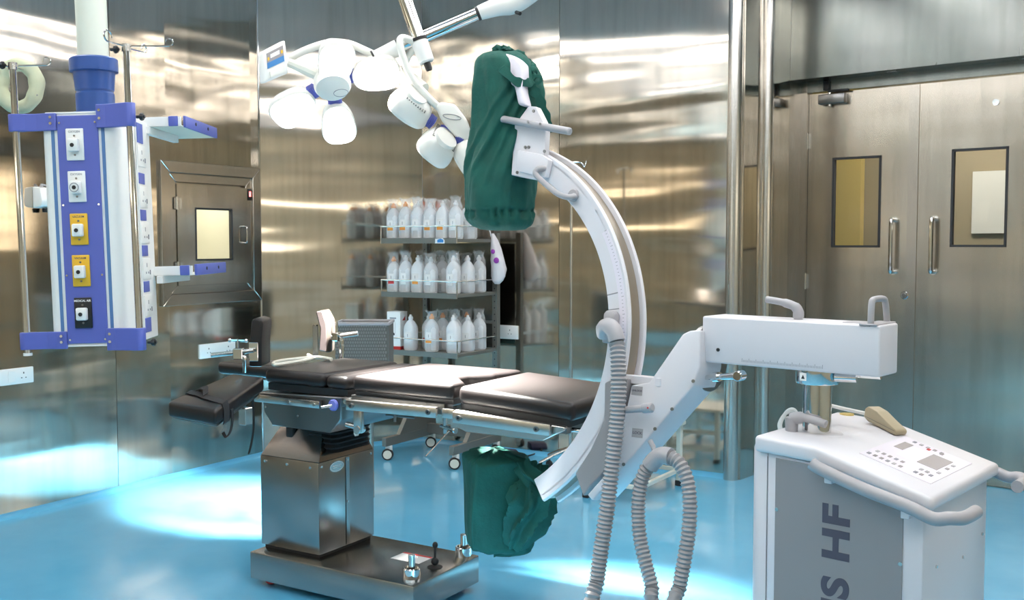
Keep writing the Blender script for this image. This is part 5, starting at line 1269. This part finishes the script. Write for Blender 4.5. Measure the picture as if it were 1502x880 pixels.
# ================================================================== BASKET ON A SMALL STAND
def bpt(px, py, d=5.75): return PF(px, py, d)
b0, b1 = bpt(492, 528), bpt(570, 476)
bw = (b1 - b0).dot(RT); bh = b1.z - b0.z
stand = thing('side_stand', 'low grey stand carrying the woven basket behind the table', 'stand', (0, 0, 0))
bc = CAM + FH * 5.87 + RT * ((b0 - CAM).dot(RT) + bw / 2); bc.z = b0.z - .06
stand.location = (bc.x, bc.y, 0); stand.rotation_euler = (0, 0, YAW); ROOTM[stand.name] = Matrix.Translation((bc.x, bc.y, 0)) @ Matrix.Rotation(YAW, 4, 'Z')
t = MB(); t.box(-bw / 2 - .0, bw / 2 - .02, -.12, .12, bc.z - .03, bc.z, .004, 1); t.build('stand_top', 'rack_steel', stand)
for x in (-bw / 2 + .03, -.01 + bw / 2 - .12):
    for y in (-.09, .09):
        t = MB(); t.cyl((x, y, 0), (x, y, bc.z - .03), .012, seg=10); t.build('leg', 'rack_steel', stand)
bas = thing('basket', 'grey woven storage basket with pale rim behind operating table', 'basket', (bc.x, bc.y, bc.z + .0005), YAW)
H_ = bh + .06
for (a, b, c, d) in ((-bw / 2, bw / 2, -.115, -.105), (-bw / 2, bw / 2, .105, .115), (-bw / 2, -bw / 2 + .01, -.105, .105), (bw / 2 - .01, bw / 2, -.105, .105)):
    t = MB(); t.box(a, b, c, d, 0, H_); t.build('basket_side', 'wicker', bas, smooth=False)
t = MB(); t.box(-bw / 2 + .01, bw / 2 - .01, -.105, .105, 0, .008); t.build('basket_bottom', 'wicker', bas, smooth=False)
t = MB()
for (a, b, c, d) in ((-bw / 2 - .006, bw / 2 + .006, -.122, -.108), (-bw / 2 - .006, bw / 2 + .006, .108, .122), (-bw / 2 - .006, -bw / 2 + .008, -.108, .108), (bw / 2 - .008, bw / 2 + .006, -.108, .108)): t.box(a, b, c, d, H_ - .006, H_ + .012, .003, 1)
t.build('basket_rim', 'grey_plastic', bas)
t = MB(); nx = 22; nz = 14
for j in range(nz):
    for i in range(nx):
        x = -bw / 2 + bw * (i + .5 * (j % 2) + .25) / nx; z = H_ * (j + .5) / nz
        if x > bw / 2 - .012: continue
        t.box(x - bw / nx * .34, x + bw / nx * .34, -.1195, -.1148, z - H_ / nz * .36, z + H_ / nz * .36)
wv = t.build('weave', 'weave_grey' if 'weave_grey' in MATS else 'grey_plastic', bas, smooth=False); tag(wv, kind='stuff')
# ================================================================== DRIP STAND, STEP STOOL, FOOT PEDAL
ivp = PX(837, 668, 'z', .12); 
iv = thing('drip_stand', 'slim steel drip stand with hooks standing behind the C-arm', 'drip stand', (ivp.x, ivp.y, 0), YAW)
dv = (ivp - CAM).dot(FH); ztp = PF(837, 238, dv).z
t = MB(); t.cyl((0, 0, .12), (0, 0, .9), .0125, seg=12); t.cyl((0, 0, .9), (0, 0, ztp), .009, seg=12); t.build('pole', 'steel', iv)
for s in (1, -1):
    pts = [(0, 0, ztp), (s * .05, 0, ztp), (s * .07, 0, ztp - .012), (s * .08, 0, ztp - .03), (s * .09, 0, ztp - .012), (s * .095, 0, ztp + .01)]
    t = MB(); t.tube(spline(pts, 4), .004, 8); t.build('hook', 'chrome', iv)
for k in range(5):
    a = R(18 + 72 * k + 110); u_ = V((math.cos(a), math.sin(a), 0))
    t = MB(); t.tube([V((0, 0, .17)), u_ * .12 + V((0, 0, .13)), u_ * .22 + V((0, 0, .085))], .012, 8); lg = t.build('base_leg', 'steel', iv)
    t = MB(); p = u_ * .215; t.lathe([(.008, -.012), (.024, -.011), (.026, -.006), (.026, .006), (.024, .011), (.008, .012)], p + V((0, 0, .026)), (-u_.y, u_.x, 0), 14); t.cyl(p + V((0, 0, .03)), p + V((0, 0, .085)), .008, seg=8); t.build('caster', 'rubber', lg)
# step stool
f1, f2 = PX(937, 741, 'z', 0), PX(996, 712, 'z', 0)
dirS = (f2 - f1); Ls = dirS.length; us = dirS / Ls; vs_ = V((-us.y, us.x, 0))
stl = thing('step_stool', 'cream metal step stool standing behind the C-arm', 'stool', f1, math.atan2(us.y, us.x))
hs2 = .38; wv_ = .34
for (x, y) in ((0, 0), (Ls, 0), (0, wv_), (Ls, wv_)):
    t = MB(); t.box(x - .016, x + .016, y - .016, y + .016, .03, hs2, .003, 1); lg = t.build('leg', 'cream', stl)
    t = MB(); t.box(x - .02, x + .02, y - .02, y + .02, 0, .035, .004, 1); t.build('rubber_foot', 'rubber', lg)
for z in (.10, .2):
    for (a, b, c, d) in ((.016, Ls - .016, -.012, .012), (.016, Ls - .016, wv_ - .012, wv_ + .012), (-.012, .012, .016, wv_ - .016), (Ls - .012, Ls + .012, .016, wv_ - .016)):
        if z == .2 and a == .016: continue
        t = MB(); t.box(a, b, c, d, z - .012, z + .012, .002, 1); t.build('rung', 'cream', stl)
t = MB(); t.box(-.03, Ls + .03, -.03, wv_ + .03, hs2, hs2 + .025, .004, 1); t.build('step_top', 'cream', stl)
# foot pedal
fp = PX(753, 672, 'z', 0)
fpo = thing('foot_pedal', 'dark navy foot pedal on the floor beside a rack caster', 'pedal', fp, YAW + R(10))
t = MB(); t.prism([(-.055, 0), (.055, 0), (.055, .02), (.03, .05), (-.045, .058), (-.055, .05)], (0, -.05, 0), (1, 0, 0), (0, 0, 1), (0, .12, 0), .008, 2); t.build('pedal_body', 'navy', fpo)
t = MB(); t.tube(spline([(.05, 0, .012), (.09, .01, .008), (.14, .05, .008), (.2, .12, .008)], 5), .006, 8); t.build('pedal_cord', 'black', fpo)
